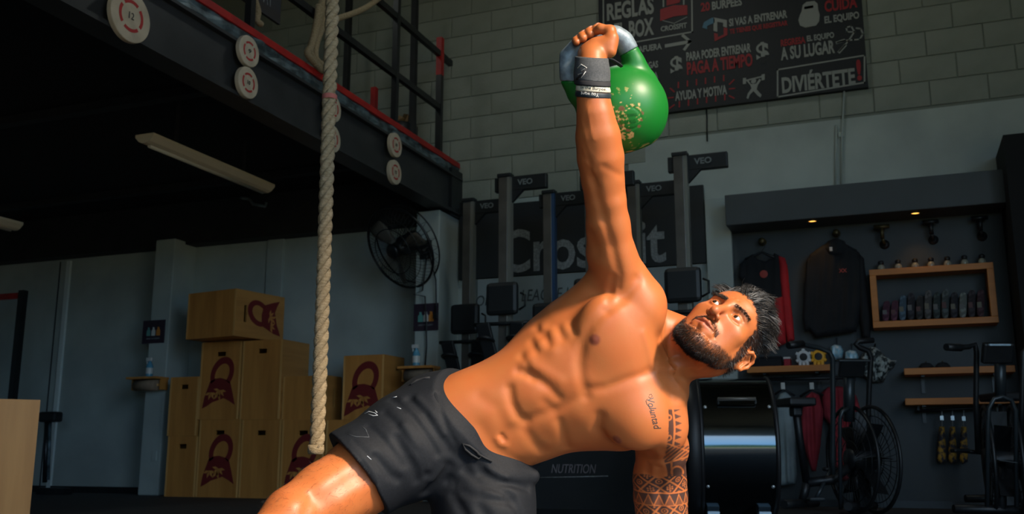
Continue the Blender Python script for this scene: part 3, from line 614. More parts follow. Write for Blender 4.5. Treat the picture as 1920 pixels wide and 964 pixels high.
# ------------------------------------------------------------------ rowing machines stood on end
mat('rail_alu',(.15,.135,.115),(.11,.10,.085),scale=8,rough=.4,metal=.4); mat('rail_light',(.30,.30,.26),rough=.35,metal=.5); mat('rail_blue',(.03,.07,.15),rough=.4); mat('black_plastic',(.010,.012,.013),rough=.5); mat('letter_grey',(.17,.19,.19),rough=.5)
ROW=[(880,373,572,'first rowing machine from the left, nearest the pillar','rail_light'),(948,327,532,'tall rowing machine, second from the left','rail_light'),(1030,358,570,'rowing machine with a blue-edged rail, third from the left','rail_blue'),(1108,322,524,'rowing machine half hidden behind the raised arm','rail_light'),(1188,340,540,'rowing machine just right of the raised arm','rail_light'),(1275,287,505,'rightmost and nearest rowing machine, before the end of the blackboard','rail_light')]
def rower(px,py,pys,lab,edge):
    H=2.42; T=atZ(px,py,H); x,y=T[0],T[1]; t=thing('rowing_machine','upright stored '+lab,'rowing machine',(x,y,0),'rowing machines stood on end')
    q=MB(); q.bb((x-.045,y-.03,.5),(x+.025,y+.03,H-.02)); q.build('rail','rail_alu',t,bevel=.004)
    q=MB(); q.bb((x+.026,y-.031,.5),(x+.05,y+.03,H-.02)); q.build('rail_edge',edge,t)
    q=MB(); q.bb((x-.055,y-.04,H-.03),(x+.055,y+.04,H)); q.build('end_cap','black_plastic',t,bevel=.006)
    q=MB(); q.bb((x-.09,y+.0,H-.13),(x+.32,y+.05,H-.02)); q.build('rear_foot','black_plastic',t,bevel=.006)
    q=MB(); q.prism([(0,0),(.09,0),(0,-.09)],Matrix.Translation((x+.05,y+.03,H-.13))@Matrix.Rotation(R(90),4,'X'),.03); q.build('gusset','black_plastic',t)
    text_on(t,'VEO',(x+.155,y-.001,H-.072),(1,0,0),(0,0,1),.12,.045,'letter_grey',bold=.03)
    zs=atY(px,pys,y)[2]
    q=MB(); q.box((x+.0,y-.06,zs-.12),(.25,.06,.24)); q.build('seat','black_plastic',t,bevel=.03)
    q=MB(); q.box((x,y-.02,zs-.13),(.13,.07,.14)); q.build('seat_carriage','black_plastic',t,bevel=.01)
    for s in (-1,1):
        q=MB(); q.box((x+s*.115,y-.07,zs-.42),(.11,.03,.26),Euler((R(18),R(s*8),0)).to_matrix()); q.build('footplate','black_plastic',t,bevel=.012)
        q=MB(); q.torus((x+s*.115,y-.095,zs-.42),.06,.011,axis=(0,.3,1),seg=16,rs=6); q.build('foot_strap','black_plastic',t)
    q=MB(); q.tube([(x-.22,y-.06,zs-.30),(x+.22,y-.06,zs-.30)],.014,8); q.build('handle','black_plastic',t)
    q=MB(); q.tube([(x+.13,y-.03,zs-.08),(x+.17,y-.05,zs-.10),(x+.17,y-.05,zs-.18),(x+.12,y-.03,zs-.2)],.008,6); q.build('handle_hook','black_plastic',t)
    q=MB(); q.lathe([(0,-.1),(.25,-.1),(.27,-.08),(.27,.08),(.25,.1),(0,.1)],c=(x,y+.02,.35),axis=(0,1,0),seg=28); q.build('flywheel_housing','black_plastic',t)
    q=MB(); q.bb((x-.28,y-.05,0),(x+.28,y+.05,.05)); q.build('front_foot','black_plastic',t,bevel=.006)
    q=MB(); q.bb((x-.04,y-.03,.05),(x+.04,y+.03,.52)); q.build('lower_frame','rail_alu',t)
    q=MB(); q.tube([(x,y-.03,.75),(x,y-.25,.85)],.015,8); q.box((x,y-.28,.87),(.15,.03,.13)); q.build('monitor_arm','black_plastic',t)
for r_ in ROW: rower(*r_)
# ------------------------------------------------------------------ shop corner: soffit with downlights
mat('soffit_paint',(.055,.064,.068),(.048,.056,.058),scale=3,rough=.6); mat('downlight_glow',(1,.6,.2),emit=((1.0,.45,.08),3.0)); mat('brass_dark',(.09,.065,.025),rough=.4,metal=.6); mat('hanger_black',(.008,.008,.009),rough=.5)
YS=YW-.33
a=atY(1361,423,YS); zt=atY(1357,366,YS)[2]
b=MB(); b.bb((a[0],YS,a[2]),(.82,YW-.001,zt)); struct(b.build('trim_9','soffit_paint',bevel=.006))
for px,py,lab in ((1523,413,'glowing recessed downlight over the hoodie'),(1716,398,'glowing recessed downlight over the wooden frame')):
    p=atZ(px,py,a[2]); t=thing('downlight',lab,'light',(p[0],p[1],a[2]-.012),'recessed downlights in the soffit')
    q=MB(); q.lathe([(.028,-.002),(.045,-.002),(.045,-.010),(.030,-.012),(.028,-.004)],c=(p[0],p[1],a[2]),seg=24); q.build('bezel','brass_dark',t)
    q=MB(); q.lathe([(0,-.006),(.029,-.006)],c=(p[0],p[1],a[2]),seg=24); q.build('lens','downlight_glow',t)
    l=bpy.data.lights.new('downlight_lamp','SPOT'); l.energy=1.5; l.color=(1,.52,.16); l.spot_size=R(75); l.spot_blend=.9; l.shadow_soft_size=.03
    lo=bpy.data.objects.new('downlight_lamp',l); COL.objects.link(lo); lo.parent=t; lo.location=(0,0,-.006); lo.rotation_euler=(R(22),0,0)
YG=YW-.09
# garments: padded cloth with folds
def garment(pts,m_,parent,name,Y=YG,th=.035,fold=.008,seed=1,step=2.2,fs=.16):
    P=np.array(pts,float); lo=P.min(0); hi=P.max(0); gx=np.arange(lo[0]-step,hi[0]+2*step,step); gy=np.arange(lo[1]-step,hi[1]+2*step,step)
    X,Yp=np.meshgrid(gx,gy,indexing='ij'); q=np.stack([X.ravel(),Yp.ravel()],1)
    ins=np.zeros(len(q),bool); dist=np.full(len(q),1e9); near_=np.zeros_like(q)
    for i in range(len(P)):
        p0=P[i]; p1=P[(i+1)%len(P)]; c=((p0[1]>q[:,1])!=(p1[1]>q[:,1])); xx=p0[0]+(q[:,1]-p0[1])/(p1[1]-p0[1]+1e-9)*(p1[0]-p0[0]); ins^=c&(q[:,0]<xx)
        d=p1-p0; t_=np.clip(((q-p0)@d)/(d@d+1e-9),0,1); pr=p0+t_[:,None]*d; dd=np.hypot(*(q-pr).T); m=dd<dist; dist[m]=dd[m]; near_[m]=pr[m]
    keep=ins|(dist<step*.75); out=(~ins)&keep; q[out]=near_[out]; dist[out]=0
    r=np.random.default_rng(seed); f=0
    for k in range(3): f=f+np.sin(q[:,0]*fs*(1+k*.7)+q[:,1]*.02*r.uniform(-2,2)+r.uniform(0,6))
    h=th*np.sqrt(np.clip(1-(1-np.clip(dist/9,0,1))**2,0,1))+fold*f/3*np.clip(dist/6,0,1)
    idx=np.full(len(q),-1); ki=np.nonzero(keep)[0]; idx[ki]=np.arange(len(ki)); ny=len(gy)
    Wf=np.array([atY(q[i,0],q[i,1],Y) for i in ki]); Wb=Wf.copy(); Wf[:,1]-=h[ki]; Wb[:,1]+=.004
    b=MB(); b.smooth=True; n=len(ki); fl=[]
    I=np.arange(len(q)).reshape(len(gx),ny)
    edge={}
    for i in range(len(gx)-1):
        for j in range(ny-1):
            c=[idx[I[i,j]],idx[I[i+1,j]],idx[I[i+1,j+1]],idx[I[i,j+1]]]
            if min(c)<0: continue
            fl.append(c); fl.append([n+k for k in c[::-1]])
            for u,v in zip(c,c[1:]+c[:1]): edge[(u,v)]=edge.get((v,u),0) or 1; 
    es=set()
    for f_ in fl[::2]:
        for u,v in zip(f_,f_[1:]+f_[:1]): es.add((u,v))
    for u,v in list(es):
        if (v,u) not in es: fl.append([v,u,n+u,n+v])
    b.add(list(Wf)+list(Wb),fl); return b.build(name,m_,parent,fix=False)
def hook(px,py,lab):
    p=atY(px,py,YW-.015); t=thing('wall_hook',lab,'hook',(p[0],YW-.015,p[2]),'round wall hooks of the shop corner'); p=atY(px,py,YW-.05)
    q=MB(); q.lathe([(0,0),(.03,0),(.03,.008),(.014,.012),(.012,.05),(.024,.06),(.024,.07),(0,.07)],c=(p[0],YW-.016,p[2]),axis=(0,-1,0),seg=18); q.build('peg','brass_dark',t)
    return p
mat('cloth_black',(.005,.006,.008),(.008,.009,.011),scale=8,rough=.9); mat('cloth_red',(.50,.014,.020),(.38,.010,.014),scale=9,rough=.85); mat('cloth_grey',(.30,.36,.37),(.22,.27,.28),scale=9,rough=.9); mat('cloth_wine',(.36,.03,.045),(.26,.02,.03),scale=9,rough=.9); mat('emblem_red',(.32,.04,.03),rough=.7)
hook(1429,453,'wall hook carrying the black and red shirt'); hook(1568,437,'wall hook carrying the black hoodie')
def hanger(parent,px,py,w,Y=YG-.02):
    q=MB(); q.tube([atY(px,py-14,Y-.01),atY(px+4,py-18,Y-.01),atY(px+5,py-10,Y-.01),atY(px,py-4,Y-.01),atY(px,py,Y-.01)],.004,6); q.tube([atY(px-w,py+w*.42,Y),atY(px-w*.4,py+6,Y),atY(px,py,Y),atY(px+w*.4,py+6,Y),atY(px+w,py+w*.40,Y)],.010,8); q.build('hanger','hanger_black',parent)
p=atY(1430,560,YG); t=thing('hanging_shirt','black shirt with long red sleeve hung on the wall behind the man\'s head','shirt',(p[0],YG,atY(1430,655,YG)[2]))
garment([(1412,476),(1422,486),(1436,490),(1447,484),(1452,474),(1462,480),(1468,500),(1470,560),(1466,640),(1400,645),(1396,560),(1390,520),(1386,500),(1396,486)],'cloth_black',t,'shirt_body',seed=2)
garment([(1459,479),(1472,484),(1477,500),(1482,560),(1487,600),(1490,638),(1476,642),(1470,600),(1466,560),(1462,520)],'cloth_red',t,'sleeve',Y=YG-.012,seed=3)
garment([(1452,560),(1468,556),(1472,600),(1474,644),(1456,652),(1450,610)],'cloth_red',t,'sleeve',Y=YG-.03,seed=4)
garment([(1398,486),(1386,496),(1384,520),(1394,530),(1402,520)],'cloth_black',t,'sleeve',Y=YG-.012,seed=5)
q=MB(); pe_=atY(1432,514,YG-.045); q.lathe([(0,.001),(.028,.001),(.03,0)],c=pe_,axis=(0,-1,0),seg=20); q.build('chest_emblem','emblem_red',t)
hanger(t,1429,473,32)
p=atY(1567,560,YG); t=thing('hanging_hoodie','black hoodie with small red chest print hung on the shop wall','hoodie',(p[0],YG,atY(1567,640,YG)[2]))
garment([(1540,462),(1552,455),(1582,455),(1594,462),(1612,474),(1618,500),(1620,560),(1612,600),(1606,622),(1530,634),(1514,618),(1510,560),(1512,500),(1518,478)],'cloth_black',t,'hoodie_body',th=.06,seed=6)
garment([(1610,474),(1620,484),(1626,540),(1634,600),(1632,636),(1618,634),(1612,600),(1608,540)],'cloth_black',t,'sleeve',Y=YG-.02,th=.045,seed=7)
garment([(1520,480),(1512,490),(1508,540),(1505,600),(1510,622),(1524,618),(1526,560)],'cloth_black',t,'sleeve',Y=YG-.02,th=.045,seed=8)
garment([(1546,466),(1552,452),(1568,446),(1584,452),(1590,466),(1580,478),(1567,482),(1554,478)],'cloth_black',t,'hood',Y=YG-.045,th=.035,seed=9)
px_text(t,'XX',1573,508,1588,507,7,'emblem_red',YG-.075,name='chest_print'); q=MB(); q.box(tuple(atY(1558,467,YG-.09)),(.02,.003,.03)); q.build('neck_tag','bottle_white',t)
hanger(t,1568,455,38)
# pipe fittings on the wall
for px,py,m_,lab in ((1654,440,'brass_dark','brass-coloured pipe tee fitting on the shop wall, leftmost of three'),(1746,431,'steel_black','black pipe tee fitting on the shop wall, middle of three'),(1838,424,'steel_black','black pipe tee fitting on the shop wall, rightmost of three')):
    c=atY(px,py,YW-.10); t=thing('pipe_tee',lab,'wall fitting',(c[0],YW-.02,c[2]-.1),'pipe fittings over the wooden frame')
    q=MB(); q.tube([c+[-.055,0,.06],c+[.055,0,.06]],.016,12); q.build('cross_pipe',m_,t); q=MB(); q.tube([c+[0,0,.06],c+[0,0,-.03]],.015,12); q.build('stem',m_,t)
    q=MB(); q.tube([c+[0,0,-.03],c+[.01,.04,-.06],c+[.012,.09,-.06]],.013,10); q.build('elbow',m_,t); q=MB(); q.lathe([(0,0),(.035,0),(.035,.012),(0,.014)],c=c+[.012,.085,-.06],axis=(0,-1,0),seg=20); q.build('flange','steel_black',t)
# wooden display frame with rolled shirts, jars on top
wood('frame_wood',(.58,.20,.035),(.42,.14,.022),0,14)
f0=atY(1636,506,YW-.20); f1=atY(1862,491,YW-.20); f2=atY(1866,606,YW-.2); f3=atY(1640,614,YW-.2); X0=f3[0]-.01; X1=f1[0]; Z1=(f0[2]+f1[2])/2; Z0=(f2[2]+f3[2])/2
t=thing('display_frame','wooden box frame on the wall holding rolled dark shirts','shelf',((X0+X1)/2,YW-.1,Z0)); w_=.045
for a_,b_,nm in (((X0,YW-.2,Z1-w_),(X1,YW-.016,Z1),'top_board'),((X0,YW-.2,Z0),(X1,YW-.016,Z0+w_),'bottom_board'),((X0,YW-.2,Z0+w_),(X0+w_,YW-.016,Z1-w_),'side_board'),((X1-w_,YW-.2,Z0+w_),(X1,YW-.016,Z1-w_),'side_board')):
    q=MB(); q.bb(a_,b_); q.build(nm,'frame_wood',t,bevel=.003)
shc=[(.05,.015,.03),(.06,.02,.035),(.04,.07,.10),(.015,.015,.02),(.02,.02,.02),(.05,.05,.05),(.02,.03,.03),(.04,.05,.05),(.015,.015,.02),(.10,.11,.10),(.02,.015,.018),(.03,.012,.016)]
xx=X0+w_+.012; nS=len(shc); W_=(X1-X0-2*w_-.05)/nS
words=['dark red','wine-coloured','blue','black','charcoal','grey','dark green','slate','black','pale grey','dark','deep maroon']; place=['leftmost','second','third','fourth','fifth','sixth','seventh','eighth','ninth','tenth','eleventh','rightmost']
for i,c_ in enumerate(shc):
    m_=mat('rolled_%d'%i,c_,tuple(min(1,k*1.9+.012) for k in c_),scale=26,rough=.9,contrast=(.48,.56)); h=random.uniform(.17,.22) if i>1 else .15
    t=thing('folded_shirt','%s folded shirt in the wooden frame, %s from the left'%(words[i],place[i]) if 0<i<nS-1 else '%s folded shirt in the wooden frame, %s of the row'%(words[i],place[i]),'shirt',(xx+W_/2,YW-.11,Z0+w_),'folded shirts in the wooden frame')
    vs=[];fs=[]; n=14
    for k in range(3):
        y=YW-.18+.07*k
        for j in range(n):
            a_=2*math.pi*j/n; ca_,sa_=math.cos(a_),math.sin(a_); ex=lambda v:math.copysign(abs(v)**.55,v)
            vs.append((xx+W_/2+ex(ca_)*W_*.44*(1 if k!=1 else 1.0)+.02*(h/2+ex(sa_)*h/2)/h,y,Z0+w_+.001+h/2+ex(sa_)*h/2))
    for k in range(2):
        for j in range(n): fs.append((k*n+j,k*n+(j+1)%n,(k+1)*n+(j+1)%n,(k+1)*n+j))
    fs+= [tuple(range(n))[::-1],tuple(range(2*n,3*n))]; q=MB(); q.add(vs,fs); q.build('cloth_roll',m_,t,bevel=.008)
    q=MB(); q.bb((xx+W_*.25,YW-.184,Z0+w_+h*.35),(xx+W_*.75,YW-.1805,Z0+w_+h*.55)); q.build('chest_print',mat('roll_print_%d'%(i%3),[(.12,.12,.12),(.10,.05,.05),(.14,.13,.10)][i%3],rough=.8),t)
    xx+=W_
mat('jar_glass',(.30,.29,.22),(.20,.2,.16),scale=30,rough=.2)
for i,(px,lab) in enumerate(((1651,'leftmost small jar on the wooden frame'),(1683,'second small jar from the left on the wooden frame'),(1715,'third small jar from the left on the wooden frame'),(1745,'middle small jar on the wooden frame, fourth from the left'),(1776,'fifth small jar from the left on the wooden frame'),(1808,'sixth small jar from the left on the wooden frame'),(1841,'rightmost small jar on the wooden frame'))):
    x=atY(px,485,YW-.1)[0]; t=thing('small_jar',lab,'jar',(x,YW-.1,Z1),'small jars on the wooden frame')
    q=MB(); q.lathe([(0,.0005),(.020,.0005),(.026,.01),(.027,.03),(.018,.045),(.012,.05),(0,.05)],c=(x,YW-.1,Z1),seg=18); q.build('jar_body','jar_glass',t)
    q=MB(); q.lathe([(0,.05),(.016,.05),(.02,.056),(.02,.072),(.012,.078),(0,.078)],c=(x,YW-.1,Z1),seg=16); q.build('stopper','hanger_black',t)
# ------------------------------------------------------------------ shelves
def shelf(px0,py0,px1,py1,th,dep,label,Yf=None):
    Yf=Yf or YW-.25; a=atY(px0,py0,Yf); c=atY(px1,py1,Yf); z=(a[2]+c[2])/2; t=thing('wooden_shelf',label,'shelf',((a[0]+c[0])/2,YW-.13,z-th),'wooden wall shelves of the shop corner')
    q=MB(); q.bb((a[0],Yf,z-th),(c[0],YW-.016,z)); q.build('board','frame_wood',t,bevel=.003)
    for x in (a[0]+.12,c[0]-.12): q=MB(); q.bb((x-.012,YW-.2,z-th-.012),(x+.012,YW-.017,z-th)); q.bb((x-.012,YW-.03,z-th-.12),(x+.012,YW-.017,z-th-.012)); q.build('bracket','steel_black',t)
    return a[0],c[0],z
s0=shelf(1400,687,1562,684,.045,.25,'wooden shelf behind the man\'s head holding barbell collars')
s1=shelf(1695,692,1903,684,.045,.25,'upper of the two wooden shelves right of the exercise bike')
s2=shelf(1697,749,1912,742,.045,.25,'lower of the two wooden shelves right of the exercise bike')
def collar(px,m_,lab):
    p=atY(px,672,YW-.2); x,y,z=p[0],YW-.2,s0[2]+.058; t=thing('barbell_collar',lab,'barbell collar',(x,y,s0[2]),'barbell collars on the shelf')
    q=MB(); q.lathe([(.028,-.02),(.048,-.02),(.048,.02),(.028,.02),(.028,-.02)],c=(x,y,z+.004),axis=(0,1,0),seg=24); q.build('ring',m_,t)
    for k in range(6):
        a_=R(30+60*k); q=MB(); q.box((x+.05*math.cos(a_),y,z+.004+.05*math.sin(a_)),(.022,.042,.022),Euler((0,-a_,0)).to_matrix()); q.build('lug',m_,t,bevel=.004)
    for s in (-1,1): q=MB(); q.box((x+s*.026,y,s0[2]+.016),(.020,.042,.031)); q.build('leg',m_,t,bevel=.003)
mat('collar_white',(.55,.57,.57),rough=.5); mat('collar_yellow',(.75,.36,.01),rough=.5)
collar(1507,'collar_white','white barbell collar on the shelf behind the head'); collar(1535,'collar_yellow','yellow barbell collar on the shelf behind the head')
def simple_box(name,label,cat,px0,px1,hz,m_,y,z,dep=.1,lid=None,group=None):
    a=atY(px0,680,y)[0]; c=atY(px1,680,y)[0]; t=thing(name,label,cat,((a+c)/2,y,z),group); q=MB(); q.bb((a,y-dep/2,z+.0005),(c,y+dep/2,z+hz*.8)); q.build('carton',m_,t,bevel=.004); q=MB(); q.bb((a-.002,y-dep/2-.002,z+hz*.8),(c+.002,y+dep/2+.002,z+hz)); q.build('lid',lid or m_,t,bevel=.003)
simple_box('storage_box','black storage box on the shelf behind the man\'s ear','box',1412,1466,.08,'cloth_black',YW-.13,s0[2]); simple_box('product_box','small dark red box on the shelf left of the white collar','box',1471,1483,.07,'cloth_wine',YW-.13,s0[2],lid='bottle_white')
mat('plastic_bag',(.22,.42,.52),(.5,.58,.6),scale=30,rough=.2,contrast=(.45,.6))
for px,py,lab,sd_ in ((1569,658,'clear plastic packet hanging above the shelf end, left one',1),(1597,668,'clear plastic packet hanging by the bike handlebar, right one',2)):
    t=thing('plastic_packet',lab,'packet',atY(px,690,YW-.1),'plastic packets by the shelf end'); garment([(px-12,py-8),(px-4,py-12),(px+8,py-10),(px+13,py),(px+10,py+14),(px-2,py+18),(px-13,py+12)],'plastic_bag',t,'packet_film',Y=YW-.1,th=.05,fold=.02,seed=sd_,fs=.5)
    q=MB(); q.tube([atY(px,py-12,YW-.1),atY(px,py-24,YW-.03)],.003,5); q.build('hang_cord','hanger_black',t)
# small dark things on the upper right shelf
for px,lab in ((1737,'small dark cap-like pouch on the upper right shelf, left one'),(1768,'small dark cap-like pouch on the upper right shelf, right one')):
    x=atY(px,690,YW-.15)[0]; t=thing('pouch',lab,'pouch',(x,YW-.14,s1[2]),'dark pouches on the upper right shelf'); q=MB(); q.lathe([(0,.0005),(.05,.0005),(.048,.02),(.03,.04),(0,.046)],c=(x,YW-.14,s1[2]),seg=16); q.build('pouch_body','cloth_black',t); q=MB(); q.lathe([(0,.046),(.006,.047),(.005,.054),(0,.055)],c=(x,YW-.14,s1[2]),seg=10); q.build('button','brass_dark',t)
# clothes rail under the shelf
YK=YW-.2
t=thing('clothes_rail','black clothes rail under the shelf with hanging shirts','clothes rail',atY(1490,712,YK)); a=atY(1420,712,YK); c=atY(1600,708,YK)
q=MB(); q.tube([a,c],.013,8); q.build('rod','hanger_black',t)
for e in (a,c): q=MB(); q.bb((e[0]-.01,YK,e[2]-.01),(e[0]+.01,YW-.016,e[2]+.01)); q.build('bracket','hanger_black',t)
def railshirt(pts,m_,px,lab,seed,clip=True,Y=YK):
    t=thing('hanging_shirt',lab,'shirt',atY(px,max(p[1] for p in pts),Y),'shirts on the clothes rail'); garment(pts,m_,t,'shirt_body',Y=Y+.03,th=.06,fold=.02,seed=seed,fs=.22)
    q=MB(); q.tube([atY(px,708,Y),atY(px+3,703,Y),atY(px+5,710,Y),atY(px,718,Y),atY(px,730,Y)],.005,6); q.tube([atY(px-22,744,Y),atY(px,729,Y),atY(px+22,742,Y)],.009,8); q.build('hanger','hanger_black',t)
    if clip: q=MB(); q.box(tuple(atY(px,724,Y-.03)),(.03,.015,.05)); q.build('size_tag','bottle_white',t,bevel=.004)
railshirt([(1462,738),(1474,734),(1486,746),(1490,800),(1494,890),(1492,908),(1462,912),(1456,860),(1452,800),(1446,808),(1448,770)],'cloth_grey',1468,'pale grey shirt on the clothes rail, nearest the drum fan',11)
railshirt([(1510,744),(1522,734),(1536,740),(1544,770),(1542,800),(1538,840),(1530,884),(1522,884),(1514,860),(1502,820),(1502,780)],'cloth_wine',1522,'wine-red shirt in the middle of the clothes rail',12)
railshirt([(1538,738),(1552,726),(1574,724),(1592,728),(1606,742),(1614,770),(1600,780),(1596,800),(1594,900),(1560,905),(1556,800),(1544,782)],'cloth_wine',1566,'wine-red t-shirt with small white neck label behind the exercise bike',13,clip=False,Y=YK+.11)
# camouflage shorts hung on the wall
cam_=mat('camouflage',(.34,.36,.33),(.02,.025,.025),scale=26,rough=.9,contrast=(.46,.54))
t=thing('camouflage_garment','grey camouflage garment bunched on the wall right of the bike handlebar','garment',atY(1640,720,YW-.1)); garment([(1618,662),(1632,650),(1645,652),(1660,668),(1672,676),(1682,676),(1676,690),(1664,700),(1658,716),(1636,718),(1620,708),(1602,704),(1606,690)],'camouflage',t,'bunched_cloth',Y=YW-.06,th=.08,fold=.03,seed=21,fs=.35); q=MB(); q.tube([atY(1640,655,YW-.06),atY(1641,645,YW-.02)],.006,6); q.build('loop','hanger_black',t)
# patterned gloves hanging under the lower right shelf
mat('glove_pattern',(.45,.24,.03),(.03,.03,.04),scale=30,rough=.8,contrast=(.45,.55)); mat('hang_silver',(.5,.52,.52),rough=.3,metal=.6)
p=atY(1785,778,YW-.12); tb=thing('hanging_rod','black rod under the lower right shelf','rod',atY(1720,770,YW-.12)); q=MB(); q.tube([atY(1716,771,YW-.12),atY(1860,764,YW-.12)],.010,8); q.build('rod','hanger_black',tb)
for e in (1722,1850): q=MB(); e_=atY(e,768,YW-.12); q.bb((e_[0]-.008,YW-.13,e_[2]-.005),(e_[0]+.008,YW-.11,s2[2]-.04)); q.build('rod_bracket','hanger_black',tb)
for px,py,lab,sd_ in ((1766,784,'orange and black patterned grips, left of the three pairs under the shelf',31),(1786,784,'orange and black patterned grips, middle of the three pairs under the shelf',32),(1807,785,'orange and black patterned grips, right of the three pairs under the shelf',33)):
    t=thing('hand_grips',lab,'hand grips',atY(px,868,YW-.12),'patterned hand grips under the shelf'); garment([(px-5,800),(px+5,800),(px+7,830),(px+8,866),(px-3,872),(px-9,860),(px-7,828)],'glove_pattern',t,'grip_pad',Y=YW-.12,th=.035,fold=.01,seed=sd_,fs=.5); q=MB(); q.tube([atY(px,768,YW-.12),atY(px,800,YW-.12)],.004,5); q.box(tuple(atY(px,py,YW-.13)),(.022,.008,.03)); q.build('carabiner','hang_silver',t)
# ------------------------------------------------------------------ drum fan
mat('polished_steel',(.085,.105,.12),rough=.10,metal=1.0); mat('fan_black',(.008,.008,.009),rough=.5); mat('foot_blue',(.45,.60,.70),rough=.4)
zc=5.05; ctr=atz(1374,838,zc); axd=rt*math.cos(R(-7))+fh*math.sin(R(-7)); rd=.352; wl=.36
df=thing('drum_fan','polished steel drum fan on blue feet reflecting the open roller door','fan',(ctr[0],ctr[1],0))
q=MB(); q.lathe([(rd,-wl/2),(rd,wl/2)],c=ctr,axis=axd,seg=96); q.build('shell','polished_steel',df)
q=MB(); q.lathe([(rd-.008,-wl/2),(rd-.008,wl/2)],c=ctr,axis=axd,seg=96); q.build('liner','fan_black',df)
for s in (-1,1):
    q=MB(); q.tube([tuple(np.array(ctr)+axd*s*wl/2+(rd-.002)*(np.cross(axd,[0,0,1])*math.cos(2*math.pi*k/72)+np.array([0,0,1])*math.sin(2*math.pi*k/72))) for k in range(72)],.012,8,closed=True); q.build('rim','fan_black',df)
gx=np.cross(axd,[0,0,1.]); 
q=MB(); q.lathe([(rd-.004,-wl/2-.07),(rd+.006,-wl/2-.06),(rd+.006,-wl/2+.004),(rd-.004,-wl/2+.004),(rd-.004,-wl/2-.07)],c=ctr,axis=axd,seg=72); q.build('front_collar','fan_black',df)
def dp(r,a,h): return tuple(np.array(ctr)+axd*h+r*(gx*math.cos(a)+np.array([0,0,1.])*math.sin(a)))
for s in (-1,1):
    for r in (.09,.17,.25,.32):
        q=MB(); q.tube([dp(r,2*math.pi*k/48,s*(wl/2+(.065 if s<0 else .01))) for k in range(48)],.003,5,closed=True); q.build('grille_ring','fan_black',df)
    for k in range(8):
        a=2*math.pi*k/8; q=MB(); q.tube([dp(.03,a,s*(wl/2+(.065 if s<0 else .01))),dp(rd-.006,a,s*(wl/2+(.065 if s<0 else .01)))],.004,5); q.build('grille_spoke','fan_black',df)
q=MB(); q.tube([dp(0,0,-wl/2-.05),dp(0,0,wl/2)],.07,16); q.build('motor','fan_black',df)
for k in range(4):
    a=math.pi/2*k+.3; q=MB(); q.add([dp(.06,a,-.05),dp(.30,a-.12,-.07),dp(.32,a+.35,.05),dp(.06,a+.6,.05)],[(0,1,2,3)]); o=q.build('blade','fan_black',df); o.modifiers.new('thick','SOLIDIFY').thickness=.004
toC=-(fh-axd*(fh@axd)); toC/=np.linalg.norm(toC)
def sp_(a,h,lift=0): return np.array(ctr)+axd*h+(rd+lift)*(toC*math.cos(a)+np.array([0,0,1.])*math.sin(a))
q=MB(); q.tube([sp_(R(37),-.09,.0),sp_(R(37),-.09,.03),sp_(R(37),.09,.03),sp_(R(37),.09,.0)],.009,8); q.build('carry_handle','rail_alu',df)
for a,h in ((33,-.155),(33,.155),(-33,-.155),(-33,.155)):
    q=MB(); q.lathe([(0,.006),(.007,.005),(.009,0)],c=sp_(R(a),h,.0),axis=sp_(R(a),h,1)-sp_(R(a),h,0),seg=10); q.build('bolt','hang_silver',df)
for h in (-.125,.125):
    f=sp_(R(-68),h,.02); f2=np.array([f[0],f[1],0]); q=MB(); q.box(((f[0]),f[1]-.0,(f[2]+.02)/2+.01),(.06,.10,f[2]+.02),Euler((0,0,math.atan2(axd[1],axd[0]))).to_matrix()); q.build('foot','foot_blue',df,bevel=.004)
    bk=sp_(R(-112),h,.02); q=MB(); q.box((bk[0],bk[1],(bk[2]+.02)/2+.01),(.06,.10,bk[2]+.02),Euler((0,0,math.atan2(axd[1],axd[0]))).to_matrix()); q.build('foot','foot_blue',df,bevel=.004)
